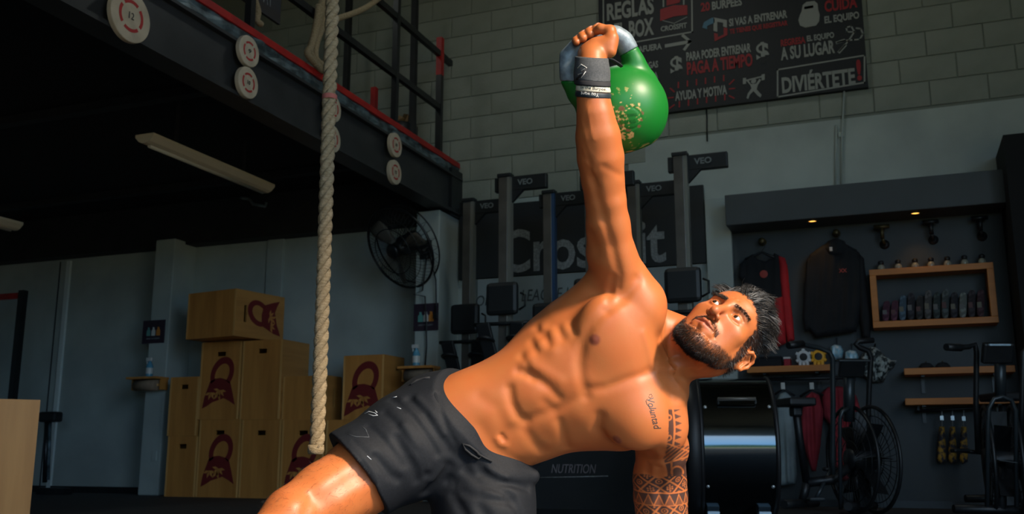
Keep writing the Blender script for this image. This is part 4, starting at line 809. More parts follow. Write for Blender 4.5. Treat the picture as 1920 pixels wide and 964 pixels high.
# ------------------------------------------------------------------ exercise bikes
mat('bike_black',(.006,.007,.008),(.011,.012,.013),scale=20,rough=.45); mat('bike_tube',(.045,.055,.06),rough=.35,metal=.5)
def bike(label,zc,P,wheel,wn,extra):
    """P: lists of (px,py,dz) polylines relative to depth zc"""
    W=lambda q_: atz(q_[0],q_[1],zc+(q_[2] if len(q_)>2 else 0))
    wc=atz(wheel[0],wheel[1],zc+wheel[3]); t=thing('air_bike',label,'exercise bike',(wc[0],wc[1],0),'fan-wheel exercise bikes by the shop wall')
    R_=wheel[2]; wn=np.array(wn); wn=wn/np.linalg.norm(wn); e1=np.cross(wn,[0,0,1.]); e1/=np.linalg.norm(e1); e2=np.cross(wn,e1)
    wp_=lambda r,a,h: tuple(wc+wn*h+r*(e1*math.cos(a)+e2*math.sin(a)))
    for h in (-.07,.07):
        q=MB(); q.tube([wp_(R_,2*math.pi*k/48,h) for k in range(48)],.012,6,closed=True); q.build('cage_rim','bike_black',t)
        for r in (.35,.6,.82):
            q=MB(); q.tube([wp_(R_*r,2*math.pi*k/40,h*1.15) for k in range(40)],.003,4,closed=True); q.build('cage_ring','bike_black',t)
    q=MB()
    for k in range(40):
        a=2*math.pi*k/40
        for h in (-.08,.08): q.tube([wp_(.06,a,h),wp_(R_*.7,a+.1,h),wp_(R_,a+.14,h*.88)],.002,3)
    o=q.build('cage_wires','bike_black',t); o['kind']='stuff'
    q=MB(); q.lathe([(0,-.1),(.06,-.1),(.07,-.06),(.07,.06),(.06,.1),(0,.1)],c=wc,axis=wn,seg=20); q.build('hub','bike_black',t)
    for k in range(8):
        a=2*math.pi*k/8; q=MB(); q.add([wp_(.07,a,-.04),wp_(R_*.9,a,-.045),wp_(R_*.9,a+.05,.045),wp_(.07,a+.05,.04)],[(0,1,2,3)]); o=q.build('fan_blade','bike_black',t); o.modifiers.new('thick','SOLIDIFY').thickness=.003
    for nm,pl_,r,m_ in P: q=MB(); q.tube([W(p) for p in pl_],r,8); q.build(nm,m_,t)
    for nm,c,sz,rz,m_ in extra: q=MB(); q.box(tuple(W(c)),sz,Euler(rz).to_matrix()); q.build(nm,m_,t,bevel=.012)
    return t
z1=6.1
bike('black fan-wheel exercise bike in front of the clothes rail',z1,[
  ('arm_lever',[(1481,647,-.25),(1500,645,-.2),(1535,652,-.15),(1555,660,-.15),(1561,672,-.15),(1562,760,-.15),(1561,860,-.15),(1562,889,-.15)],.016,'bike_tube'),
  ('hand_grip',[(1478,648,-.26),(1505,645,-.2)],.022,'bike_black'),
  ('arm_lever',[(1638,638,.2),(1610,640,.2),(1604,645,.2),(1612,652,.2),(1628,658,.2),(1633,670,.2),(1630,720,.2),(1627,800,.2),(1626,880,.2)],.018,'bike_black'),
  ('front_tube',[(1576,955,-.12),(1575,860,-.12),(1575,785,-.12),(1579,772,-.12),(1592,765,-.1)],.012,'bike_tube'),
  ('neck',[(1592,700,0),(1592,790,0)],.035,'bike_tube'),
  ('seat_post',[(1492,765,-.1),(1500,830,-.08),(1512,905,-.05)],.024,'bike_black'),
  ('main_frame',[(1512,905,-.05),(1560,900,-.02),(1600,870,0)],.03,'bike_black'),
  ('rear_stand',[(1470,946,-.25),(1505,944,-.05),(1530,944,.2)],.026,'bike_black'),('front_stand',[(1590,950,-.28),(1610,950,0),(1640,948,.25)],.026,'bike_black'),
  ('rear_strut',[(1512,905,-.05),(1504,944,-.05)],.028,'bike_black'),('front_strut',[(1605,880,0),(1610,950,0)],.028,'bike_black'),
  ('crank',[(1545,905,-.1),(1530,935,-.14)],.012,'bike_tube'),('crank',[(1545,905,.08),(1558,880,.12)],.012,'bike_tube')],
  (1617,861,.325,0),-fh*.15-rt*.99,[('saddle',(1490,755,-.1),(.17,.26,.05),(0,0,.5),'bike_black'),('saddle_clamp',(1492,772,-.1),(.06,.08,.06),(0,0,.5),'bike_black'),('monitor',(1597,690,-.05),(.16,.04,.12),(.5,0,.4),'bike_black'),('monitor_hood',(1600,676,-.06),(.20,.06,.015),(.2,0,.4),'bike_tube'),('pedal',(1530,936,-.18),(.10,.07,.025),(0,0,.4),'bike_tube'),('pedal',(1558,880,.17),(.10,.07,.025),(0,0,.4),'bike_black')])
z2=5.5
bike('black fan-wheel exercise bike at the right edge of the picture, seen end-on',z2,[
  ('arm_lever',[(1775,651,-.1),(1800,652,-.05),(1818,650,0),(1828,646,0),(1831,660,0),(1830,760,0),(1834,850,0)],.015,'bike_black'),
  ('hand_grip',[(1774,651,-.1),(1802,652,-.05)],.021,'bike_black'),
  ('arm_lever',[(1960,651,0),(1930,650,0),(1918,660,0),(1916,760,0),(1914,850,0)],.015,'bike_black'),
  ('front_tube',[(1851,950,-.2),(1852,800,-.2),(1854,766,-.2),(1864,748,-.2),(1880,744,-.2),(1896,750,-.2),(1904,770,-.2),(1906,950,-.2)],.012,'bike_tube'),
  ('neck',[(1875,672,-.05),(1876,752,-.05)],.030,'bike_tube'),
  ('seat_post',[(1880,760,.6),(1880,900,.6)],.024,'bike_black'),('main_frame',[(1880,900,.6),(1878,880,0)],.03,'bike_black'),
  ('front_stand',[(1788,954,-.1),(1878,956,-.1),(1960,956,-.1)],.024,'bike_black'),('rear_stand',[(1810,935,.7),(1880,935,.7),(1940,935,.7)],.024,'bike_black'),
  ('rear_strut',[(1880,900,.6),(1880,935,.7)],.026,'bike_black'),('front_strut',[(1878,870,0),(1878,956,-.1)],.026,'bike_black'),
  ('crank',[(1850,850,.2),(1800,845,.2)],.012,'bike_black'),('crank',[(1906,850,.2),(1935,890,.2)],.012,'bike_black')],
  (1879,862,.30,.05),rt*.93-fh*.34,[('saddle',(1880,745,.6),(.18,.26,.05),(0,0,.4),'bike_black'),('monitor',(1870,662,-.1),(.17,.04,.12),(.4,0,.37),'bike_black'),('monitor_hood',(1872,647,-.12),(.12,.05,.012),(.1,0,.37),'foot_blue'),('pedal',(1800,845,.2),(.10,.07,.025),(0,0,.4),'bike_black'),('pedal',(1935,890,.2),(.10,.07,.025),(0,0,.4),'bike_black')])
# ------------------------------------------------------------------ the man: sculpted as one continuous surface
# coordinates of the sculpt: x right, y up, z away from the viewpoint (metres)
def cc(px,py,z): return np.array([(px-960)/F*z, -(py-482)/F*z, z],np.float32)
def to_world(v):
    v=np.asarray(v,float); return C0+np.outer(v[:,0],rt)+np.outer(v[:,1],up)+np.outer(v[:,2],fw)
def floorpt(px,py,h):
    d=atZ(px,py,h)-C0; return np.array([d@rt,d@up,d@fw],np.float32)
class Ops:
    def __init__(s): s.l=[]
    def cone(s,a,b,ra,rb,k=.02,op='add'):
        a=np.array(a,np.float32); b=np.array(b,np.float32)
        def fn(P):
            ba=b-a; l2=float(ba@ba)+1e-9
            t=np.clip(((P-a)@ba)/l2,0,1)
            q=P-a-t[:,None]*ba
            return np.sqrt((q*q).sum(1))-(ra+(rb-ra)*t)
        m=max(ra,rb); s.l.append((op,fn,np.minimum(a,b)-m,np.maximum(a,b)+m,k)); return s
    def chain(s,pts,k=.02,op='add'):
        for (a,ra),(b,rb) in zip(pts[:-1],pts[1:]): s.cone(a,b,ra,rb,k,op)
        return s
    def ell(s,c,ax,r,k=.02,op='add'):
        """ax rows = axes (orthonormal), r = radii"""
        c=np.array(c,np.float32); A=np.array(ax,np.float32); r=np.array(r,np.float32)
        def fn(P):
            q=(P-c)@A.T; a=q/r; k0=np.sqrt((a*a).sum(1)); b_=a/r; k1=np.sqrt((b_*b_).sum(1))+1e-9
            return k0*(k0-1)/k1
        ext=np.sqrt(((A*r[:,None])**2).sum(0)); s.l.append((op,fn,c-ext,c+ext,k)); return s
    def raw(s,fn,lo,hi,k=.02,op='add'): s.l.append((op,fn,np.array(lo,np.float32),np.array(hi,np.float32),k)); return s
    def stroke(s,pts,w,amp):
        pts=np.array(pts,np.float32); w=np.full(len(pts),w,np.float32) if not hasattr(w,'__len__') else np.array(w,np.float32)
        def fn(P):
            best=np.zeros(len(P),np.float32)
            if len(pts)==1:
                q=P-pts[0]; return amp*np.exp(-(q*q).sum(1)/w[0]**2)
            for i in range(len(pts)-1):
                a=pts[i]; ba=pts[i+1]-a; t=np.clip(((P-a)@ba)/(float(ba@ba)+1e-9),0,1)
                q=P-a-t[:,None]*ba; ww=w[i]+(w[i+1]-w[i])*t
                best=np.maximum(best,np.exp(-(q*q).sum(1)/ww**2))
            return amp*best
        m=w.max()*2.2
        s.l.append(('disp',fn,pts.min(0)-m,pts.max(0)+m,0)); return s
def smin(d,v,k): h_=np.maximum(k-np.abs(d-v),0)/k; return np.minimum(d,v)-h_*h_*k*.25
def smax(d,v,k): h_=np.maximum(k-np.abs(d-v),0)/k; return np.maximum(d,v)+h_*h_*k*.25
def ev(l,P):
    d=np.full(len(P),.05,np.float32)
    for op,fn,lo,hi,k in l:
        m=k+.012 if op!='disp' else 0
        if op=='int': d=smax(d,np.clip(fn(P),-1,.2),k); continue
        lo_=lo-m; hi_=hi+m
        i=(P[:,0]>lo_[0])&(P[:,0]<hi_[0])&(P[:,1]>lo_[1])&(P[:,1]<hi_[1])&(P[:,2]>lo_[2])&(P[:,2]<hi_[2])
        if op=='disp': i&=np.abs(d)<.03
        c=np.count_nonzero(i)
        if not c: continue
        if c>.9*len(P):
            v=np.clip(fn(P),-1,.2)
            d=d-v if op=='disp' else smin(d,v,k) if op=='add' else smax(d,-v,k)
        else:
            v=np.clip(fn(P[i]),-1,.2)
            if op=='disp': d[i]-=v
            elif op=='add': d[i]=smin(d[i],v,k)
            else: d[i]=smax(d[i],-v,k)
    return d
def evalP(ops,P): return ev(ops.l,np.asarray(P,np.float32))
def hits(ops,pts,z0=2.0,z1=2.56,n=57):
    z=np.linspace(z0,z1,n,dtype=np.float32); pts=np.array(pts,np.float32)
    D_=np.stack([(pts[:,0]-960)/F,-(pts[:,1]-482)/F,np.ones(len(pts))],1).astype(np.float32)
    d=evalP(ops,(D_[:,None,:]*z[None,:,None]).reshape(-1,3)).reshape(len(pts),n)
    neg=d<0; k=np.where(neg.any(1),neg.argmax(1),d.argmin(1)); hi=z[k]; lo=z[np.maximum(k-1,0)]; lo=np.where(neg.any(1),lo,hi)
    for _ in range(6):
        mid=(lo+hi)/2; s_=evalP(ops,D_*mid[:,None])<0; hi=np.where(s_,mid,hi); lo=np.where(s_,lo,mid)
    return D_*hi[:,None]
def mesh_normals(V,Q):
    n=np.zeros((len(V),3)); a=V[Q]; f=np.cross(a[:,2]-a[:,0],a[:,3]-a[:,1])
    for k in range(4): np.add.at(n,Q[:,k],f)
    return -n/(np.linalg.norm(n,axis=1,keepdims=True)+1e-12)      # outwards in the left-handed sculpt frame
def bvh_of(V,Q): return BVHTree.FromPolygons(V.tolist(),Q.tolist())
def on_surf(bv,pts,lift):
    out=[]; last=None
    for x,y in pts:
        d=Vector(((x-960)/F,-(y-482)/F,1)).normalized(); h_,n_,_,_=bv.ray_cast(Vector((0,0,0)),d)
        if h_ is None: h_,n_,_,_=bv.find_nearest(d*2.25)
        if n_.dot(d)>0: n_=-n_
        out.append(h_+n_*lift)
    return np.array([p[:] for p in out])
OFF=np.array([(i,j,k) for i in (0,1) for j in (0,1) for k in (0,1)])
def lattice_mesh(ops,lo,hi,h,N=32,skip=None):
    """surface nets over blocks of a lattice; only blocks and points near the surface are worked"""
    lo=np.array(lo,np.float32); nb=np.ceil((np.array(hi)-lo)/(h*N)).astype(int); tot=nb*N+2
    VK=[];VP=[];QK=[]; half=h*(N+1)*.5*1.74
    ci=np.arange(0,N+5,4); nc=len(ci); near=np.rint(np.arange(N+2)/4).astype(int)
    cg=np.stack(np.meshgrid(ci,ci,ci,indexing='ij'),-1).reshape(-1,3).astype(np.float32)*h
    fg=np.stack(np.meshgrid(*[np.arange(N+2,dtype=np.float32)]*3,indexing='ij'),-1).reshape(-1,3)*h
    thr=3.5*h*1.25+.003
    for bx in range(nb[0]):
      for by in range(nb[1]):
        for bz in range(nb[2]):
            i0=np.array([bx,by,bz])*N-1; o=(lo+i0*h).astype(np.float32); e=o+h*(N+5); ctr=((o+e)/2)[None].astype(np.float32)
            use=[q for q in ops.l if (q[2]-q[4]-.012<e).all() and (q[3]+q[4]+.012>o).all()]
            if not any(q[0]=='add' for q in use): continue
            if skip is not None and skip(ctr,half)[0]: continue
            dc=ev(use,cg+o)
            if dc.min()>thr or dc.max()<-thr: continue
            d=dc.reshape(nc,nc,nc)[np.ix_(near,near,near)].ravel().copy(); k_=np.abs(d)<thr
            if not k_.any(): continue
            d[k_]=ev(use,fg[k_]+o)
            S_=d<0
            if S_.all() or not S_.any(): continue
            D=d.reshape(N+2,N+2,N+2); S_=D<0; M=N+1
            t=np.zeros((M,M,M),np.int8)
            for q in OFF: t+=S_[q[0]:q[0]+M,q[1]:q[1]+M,q[2]:q[2]+M]
            I=np.stack(np.nonzero((t>0)&(t<8)),1)
            if not len(I): continue
            val=np.stack([D[I[:,0]+q[0],I[:,1]+q[1],I[:,2]+q[2]] for q in OFF],1); acc=np.zeros((len(I),3)); cnt=np.zeros(len(I))
            for a in range(8):
                for b_ in range(a+1,8):
                    if np.abs(OFF[a]-OFF[b_]).sum()!=1: continue
                    va,vb=val[:,a],val[:,b_]; m=(va<0)!=(vb<0); tt=np.where(m,va/np.where(m,va-vb,1),0)
                    acc+=np.where(m[:,None],OFF[a]+tt[:,None]*(OFF[b_]-OFF[a]),0); cnt+=m
            G=I+i0+1; VK.append((G[:,0]*tot[1]+G[:,1])*tot[2]+G[:,2]); VP.append(o+(I+acc/cnt[:,None])*h)
            for a in range(3):
                s1=[slice(1,M)]*3; s2=[slice(1,M)]*3; s2[a]=slice(2,M+1)
                A=S_[tuple(s1)]; ch=A!=S_[tuple(s2)]; E=np.stack(np.nonzero(ch),1)
                if not len(E): continue
                fl=~A[ch]; E=E+1+i0+1; o1,o2=[(1,2),(2,0),(0,1)][a]
                def cell(d1,d2):
                    g=E.copy(); g[:,o1]-=d1; g[:,o2]-=d2; return (g[:,0]*tot[1]+g[:,1])*tot[2]+g[:,2]
                q=np.stack([cell(1,1),cell(0,1),cell(0,0),cell(1,0)],1); q[fl]=q[fl][:,::-1]; QK.append(q)
    K=np.concatenate(VK); P=np.concatenate(VP); Q=np.concatenate(QK)
    u_,fi=np.unique(K,return_index=True); V=P[fi]; Qi=np.searchsorted(u_,Q); Qi=np.minimum(Qi,len(u_)-1)
    ok=(u_[Qi]==Q).all(1)
    return V.astype(np.float32),Qi[ok][:,::-1]
PX=lambda r,z: r*z/F
def px_chain(l): return [(cc(x,y,z),PX(r,z)) for x,y,z,r in l]
B=Ops()
# --- torso: loft along a curved spine; stations = upper outline, lower outline, half depth, centre depth
ST=[((740,775),(925,935),.100,2.34),((785,735),(960,905),.105,2.34),((842,703),(986,880),.100,2.335),((905,676),(1030,862),.098,2.33),((965,641),(1072,849),.102,2.325),
    ((1030,600),(1122,846),.112,2.32),((1088,572),(1178,846),.118,2.32),((1140,562),(1222,828),.112,2.32),((1188,575),(1252,792),.092,2.325),((1226,615),(1268,738),.066,2.33)]
ROT=R(10)
stc=[];stw=[];sth=[];stL=[];stN=[]
for (u_,l_,hd,z) in ST:
    a=cc(u_[0],u_[1],z); b_=cc(l_[0],l_[1],z); stc.append((a+b_)/2); L=a-b_; w=np.linalg.norm(L)/2; L=L/(2*w)
    stw.append(w/math.cos(ROT)*.985); sth.append(hd); stL.append(L*math.cos(ROT)+np.array([0,0,-math.sin(ROT)])); stN.append(np.array([0,0,-math.cos(ROT)])-L*math.sin(ROT))
stc=np.array(stc,np.float32); stw=np.array(stw,np.float32); sth=np.array(sth,np.float32); stL=np.array(stL,np.float32); stN=np.array(stN,np.float32)
stT=np.array([np.cross(stL[i],stN[i]) for i in range(len(ST))],np.float32)
for i in range(len(ST)):
    d=stc[min(i+1,len(ST)-1)]-stc[max(i-1,0)]
    if stT[i]@d<0: stT[i]*=-1
TAB=np.concatenate([stc,stL,stN,stw[:,None],sth[:,None]],1).astype(np.float32)
def torso(P):
    s=np.zeros(len(P),np.float32); n=len(ST)
    for i in range(n-1):
        ta=(P-stc[i])@stT[i]; tb=(stc[i+1]-P)@stT[i+1]
        ta=np.maximum(ta,0); tb=np.maximum(tb,0); s+=np.where(ta<=0,0,np.where(tb<=0,1,ta/(ta+tb+1e-9)))
    i=np.clip(s.astype(int),0,n-2); f=s-i; a0=np.maximum(i-1,0); a3=np.minimum(i+2,n-1)
    w0=-.5*f+f*f-.5*f**3; w1=1-2.5*f*f+1.5*f**3; w2=.5*f+2*f*f-1.5*f**3; w3=-.5*f*f+.5*f**3
    T_=TAB[a0]*w0[:,None]+TAB[i]*w1[:,None]+TAB[i+1]*w2[:,None]+TAB[a3]*w3[:,None]
    c=T_[:,:3]; L=T_[:,3:6]; N=T_[:,6:9]; w=T_[:,9]; h_=T_[:,10]
    q=P-c; l=(q*L).sum(1)/w; d=(q*N).sum(1)/h_
    e=2.25; r=(np.abs(l)**e+np.abs(d)**e)**(1/e)
    out=(r-1)*np.minimum(w,h_)*.95
    lo=-((P-stc[0])@stT[0]); hi=(P-stc[-1])@stT[-1]
    return np.maximum(out,np.maximum(lo,hi))
B.raw(torso,stc.min(0)-.19,stc.max(0)+.19,.03)
SAX=np.array([[.93,.36,0],[-.36,.93,0],[0,0,1]],np.float32)
def sax(deg,tiltz=0):
    a=R(deg); A=np.array([[math.cos(a),math.sin(a),0],[-math.sin(a),math.cos(a),0],[0,0,1]])
    if tiltz: t=R(tiltz); A=np.array([[1,0,0],[0,math.cos(t),math.sin(t)],[0,-math.sin(t),math.cos(t)]])@A
    return A.astype(np.float32)
# pectorals
B.ell(cc(1155,628,2.235),sax(28,-8),(.080,.098,.045),.035)
B.ell(cc(1192,772,2.240),sax(10,8),(.078,.088,.046),.030)
# latissimus / back bulk
B.ell(cc(1075,640,2.37),sax(28),(.16,.10,.09),.05)
# trapezius and neck
B.cone(cc(1205,610,2.36),cc(1300,640,2.36),.058,.050,.04)
B.cone(cc(1236,692,2.34),cc(1326,656,2.315),.056,.050,.03)
B.cone(cc(1228,720,2.35),cc(1262,738,2.35),.050,.036,.04)
# raised right arm
B.chain(px_chain([(1180,600,2.30,56),(1197,566,2.285,46),(1172,528,2.27,44),(1151,480,2.25,40),(1141,420,2.225,37),(1135,372,2.205,35.5),(1130,335,2.19,37.5),(1126,295,2.175,41),(1121,255,2.16,39),(1116,215,2.15,31.5),(1112,180,2.15,27.5),(1110,140,2.16,26),(1110,112,2.175,25)]),.018)
B.ell(cc(1199,573,2.27),sax(-60),(.072,.052,.06),.03)                     # deltoid
B.cone(cc(1130,520,2.29),cc(1075,600,2.33),.034,.05,.045)                  # back of the armpit
B.cone(cc(1130,372,2.205),cc(1128,470,2.26),.022,.034,.025)                # triceps
B.cone(cc(1150,385,2.19),cc(1166,500,2.235),.020,.028,.02)                 # biceps
# left arm, propped on the floor behind the chest
B.chain(px_chain([(1240,752,2.305,47),(1243,795,2.305,41),(1244,840,2.36,44),(1237,885,2.42,45),(1238,930,2.43,47),(1241,975,2.43,45),(1243,1030,2.44,35),(1243,1075,2.45,27)]),.02)
B.ell(cc(1248,800,2.285),sax(-100),(.066,.034,.045),.035)
B.cone(cc(1195,782,2.245),cc(1248,812,2.275),.046,.036,.035)
B.cone(cc(1222,845,2.37),cc(1213,905,2.40),.034,.026,.02)                  # biceps / inner elbow
B.cone(cc(1212,900,2.41),cc(1222,990,2.42),.026,.022,.02)
B.cone(cc(1262,905,2.41),cc(1264,990,2.42),.026,.022,.02)
lw=cc(1243,1075,2.45)
hp=floorpt(1246,1120,.022)
B.cone(lw,hp,.034,.026,.02)
hx=np.array([1,0,0],np.float32); hz=np.array([0,float(-fw[2]*0),1],np.float32)
fdir=to_world(np.zeros((1,3)))[0]*0
def wdir(v): v=np.array(v,float); return np.array([v@rt,v@up,v@fw],np.float32)
RTD=wdir(rt); FHD=wdir(fh); UPD=wdir((0,0,1))
for k,(a,l,r) in enumerate([(-28,.060,.010),(-8,.072,.0105),(8,.078,.0105),(24,.070,.010)]):
    d=RTD*math.cos(R(a))+FHD*math.sin(R(a)) 
    p0=hp+d*.030; p1=hp+d*(.030+l*.55)+UPD*.004; p2=hp+d*(.03+l)-UPD*.010
    B.cone(hp,p0,.024,.016,.015); B.chain([(p0,r+.002),(p1,r),(p2,r-.002)],.006)
d=RTD*math.cos(R(-75))+FHD*math.sin(R(-75)); B.chain([(hp,.02),(hp+d*.035-UPD*.004,.013),(hp+d*.07-UPD*.010,.010)],.008)
# legs
kn=cc(548,968,2.10)
B.chain([(cc(835,800,2.35),.10),(cc(760,840,2.30),.096),(cc(680,890,2.235),.084),(cc(610,932,2.165),.072),(kn,.060)],.03)
B.ell(cc(660,930,2.22),sax(33),(.13,.045,.055),.04)
BL=Ops(); BL.l=[q for q in B.l if q[4] in (.03,.04,.05) ]
B.ell(kn+np.array([.0,.005,-.03],np.float32),sax(30),(.042,.04,.035),.02)
an=floorpt(395,1135,.09)
sh=(kn*.6+an*.4).astype(np.float32)
B.chain([(kn,.056),(sh+FHD*.015,.055),(an,.036)],.03)
toe=floorpt(330,1195,.03); heel=floorpt(420,1150,.035)
B.chain([(an,.036),(heel,.034)],.02); B.chain([(an,.034),((an+toe)/2-UPD*.008,.036),(toe,.028)],.02); B.cone(heel,toe,.03,.026,.02)
lk=floorpt(925,1122,.062)
B.chain([(cc(900,850,2.36),.095),(cc(912,960,2.30),.082),(lk,.062)],.03)
la=floorpt(985,1060,.05)
B.chain([(lk,.055),(lk*.6+la*.4,.054),(la,.036)],.03); B.chain([(la,.035),(la+FHD*.09-UPD*.012,.032),(la+FHD*.19-UPD*.02,.022)],.02)
# --- gripping right hand
B.ell(cc(1120,93,2.185),sax(25),(.036,.028,.024),.015)
B.ell(cc(1140,86,2.180),sax(60),(.030,.020,.022),.012)
B.cone(cc(1110,112,2.175),cc(1100,100,2.195),.028,.018,.015)
B.chain(px_chain([(1143,96,2.172,13),(1147,72,2.176,11.5),(1144,58,2.184,10.5),(1126,54,2.190,8.8),(1120,57,2.194,7.6)]),.006)   # thumb
FING=[(1080,76,7.2),(1092,68.5,9),(1105,61,9),(1118,55,8.6)]
for fx,fy,fr in FING:
    B.chain([(cc(fx+16,fy+38,2.215),.011),(cc(fx+11,fy+16,2.268),PX(fr,2.26)),(cc(fx+4,fy-3,2.254),PX(fr,2.25)),(cc(fx,fy,2.212),PX(fr,2.21)),(cc(fx+1,fy+3,2.200),PX(fr*.92,2.2))],.004)
B.cone(cc(1100,105,2.20),cc(1135,85,2.22),.016,.016,.012)
# --- head
HC=cc(1344,637,2.285); HN=np.array([-.12,.68,-.72]); HU=np.array([.77,.52,.36]); HN/=np.linalg.norm(HN); HU-=HN*(HU@HN); HU/=np.linalg.norm(HU); HE=-np.cross(HU,HN)
if HE[0]<0: HE=-HE
HA=np.stack([HE,HU,HN]).astype(np.float32)   # rows: his left, up, forward
def hd(x,y,z): return (HC+np.array([x,y,z])@HA).astype(np.float32)
def hell(c,r,k=.015,op='add',rx=0):
    A=HA
    if rx:
        t=R(rx); A=np.array([[1,0,0],[0,math.cos(t),math.sin(t)],[0,-math.sin(t),math.cos(t)]])@HA
    B.ell(hd(*c),A,r,k,op)
def hcone(a,b,ra,rb,k=.008,op='add'): B.cone(hd(*a),hd(*b),ra,rb,k,op)
hell((0,.052,-.012),(.075,.088,.097),.02)
hell((0,.050,.042),(.062,.058,.048),.03)
hell((0,-.012,.040),(.058,.078,.052),.03)
B.cone(hd(0,-.02,-.03),cc(1298,652,2.33),.056,.050,.03)
for s in (-1,1):
    hell((s*.047,.004,.058),(.022,.018,.020),.02)
    hell((s*.044,-.026,.046),(.020,.026,.022),.025)
    hcone((s*.056,-.032,.010),(s*.026,-.082,.072),.019,.019,.025)
    hcone((s*.060,.00,.01),(s*.054,-.04,.012),.02,.02,.02)
hell((0,-.086,.084),(.026,.019,.020),.018)
hell((0,-.046,.080),(.030,.026,.021),.018)
hcone((-.040,.045,.073),(0,.043,.087),.010,.011,.014); hcone((.040,.045,.073),(0,.043,.087),.010,.011,.014)
for s in (-1,1):
    hell((s*.032,.027,.096),(.0185,.0105,.016),.012,'sub')
    hell((s*.032,.027,.0755),(.0140,.0140,.0140),.006)
    hell((s*.032,.0265,.0925),(.0130,.0050,.0100),.002,'sub')
hcone((0,.036,.090),(0,-.006,.115),.0080,.0095,.012)
hell((0,-.0135,.117),(.0100,.0098,.0105),.008)
for s in (-1,1):
    hell((s*.0132,-.0165,.105),(.0068,.0072,.0095),.006)
    hell((s*.0072,-.0232,.110),(.0040,.0042,.006),.003,'sub')
# lips
hcone((-.024,-.0435,.090),(-.006,-.0385,.1015),.0035,.0055,.004); hcone((.024,-.0435,.090),(.006,-.0385,.1015),.0035,.0055,.004); hcone((-.006,-.0385,.1015),(.006,-.0385,.1015),.0055,.0055,.004)
hcone((-.020,-.0465,.0905),(0,-.0515,.0990),.0035,.0070,.004); hcone((.020,-.0465,.0905),(0,-.0515,.0990),.0035,.0070,.004)
# ears
for s in (-1,1):
    X=s*.079
    hell((s*.0735,.004,-.010),(.007,.026,.017),.006)
    pts=[(X-.004*s,-.022,.002),(X,-.024,-.008),(X+.005*s,-.012,-.024),(X+.008*s,.008,-.033),(X+.008*s,.026,-.030),(X+.006*s,.034,-.016),(X+.003*s,.030,-.002),(X-.002*s,.018,.006)]
    for a,b_ in zip(pts[:-1],pts[1:]): hcone(a,b_,.0042,.0042,.004)
    hell((X-.001*s,-.020,-.004),(.006,.010,.009),.006)
    hcone((X+.003*s,-.006,-.020),(X+.004*s,.016,-.022),.0035,.0035,.004); hcone((X+.004*s,.016,-.022),(X+.002*s,.022,-.008),.003,.003,.004)
    hell((X+.002*s,.001,-.010),(.006,.010,.008),.005,'sub')
    hell((X,-.002,.004),(.005,.007,.004),.004)
# ------------------------------------------------------------------ base field, then muscle relief raised on it
LO=np.array([-1.02,-1.10,1.94]); HI=np.array([.66,.56,2.98])
import time as _t; _t0=_t.time()
B0=Ops(); B0.l=list(B.l)
def S(pts,w,amp): B.stroke(hits(B0,pts),w*1.18,amp*(.62 if abs(amp)<.0095 else .85))
mm=.001
# abdomen
S([(948,815),(986,787),(1039,770),(1092,743)],.011,-4.5*mm)
S([(955,730),(960,757),(971,779),(986,790)],.010,-8*mm)
S([(985,700),(1003,707),(1028,726),(1046,744)],.010,-6*mm)
S([(996,750)],.030,7*mm); S([(1012,742)],.026,4*mm)
S([(1040,735),(1075,715)],.020,4*mm)
S([(1020,752),(1038,768)],.010,-3*mm)
S([(1032,795)],.026,5*mm); S([(1085,778)],.024,4*mm)
S([(1048,790),(1056,815),(1064,838)],.010,-5*mm)
S([(985,808),(1002,832),(1018,845)],.012,-5*mm)
S([(925,770)],.03,3*mm); S([(900,745),(930,765),(950,800)],.014,-3*mm)
S([(960,790)],.022,3*mm)
S([(940,817),(945,824)],.0040,-11*mm); S([(931,824),(937,834),(948,836)],.006,3*mm)
S([(900,800),(935,850),(975,868)],.014,-3*mm)
# lower rib margin and serratus
S([(972,697),(990,700),(998,708)],.009,-6*mm)
S([(985,680),(1010,690),(1050,715)],.012,4*mm)
for a,b_ in [((1005,612),(1015,628)),((1022,626),(1030,648)),((1046,614),(1055,634)),((1070,606),(1078,626)),((996,640),(1006,658)),((978,668),(990,684))]:
    S([a,b_],.0085,-3.8*mm)
for p in [(1016,617),(1038,628),(1062,618),(1012,648),(994,672),(1035,655)]: S([p],.013,3.5*mm)
# chest
S([(1099,742),(1090,712),(1086,680),(1092,645),(1108,610),(1132,585)],.011,-6*mm)
S([(1125,782),(1122,803),(1137,823),(1173,842)],.011,-7*mm)
S([(1102,731),(1137,727),(1173,713),(1217,697)],.010,-6*mm)
S([(1195,740)],.035,4*mm)
S([(1130,660)],.04,3*mm)
S([(1115,637)],.0075,2.2*mm); S([(1115,637)],.0028,3*mm); S([(1157,825)],.0065,3.5*mm); S([(1157,825)],.0028,3*mm)
# clavicles and neck cords
S([(1222,690),(1216,655),(1206,625)],.007,3.5*mm); S([(1224,698),(1240,720),(1262,742)],.008,4*mm)
S([(1224,694)],.010,-7*mm)
S([(1226,690),(1260,694),(1310,692),(1345,685)],.008,5*mm); S([(1235,680),(1265,668),(1290,655)],.007,3*mm)
S([(1240,705),(1280,708)],.010,-5*mm); S([(1232,676),(1262,680),(1300,678)],.007,-4*mm)
for y in (622,634,646): S([(1258,y),(1252,y+22)],.004,-1.8*mm)
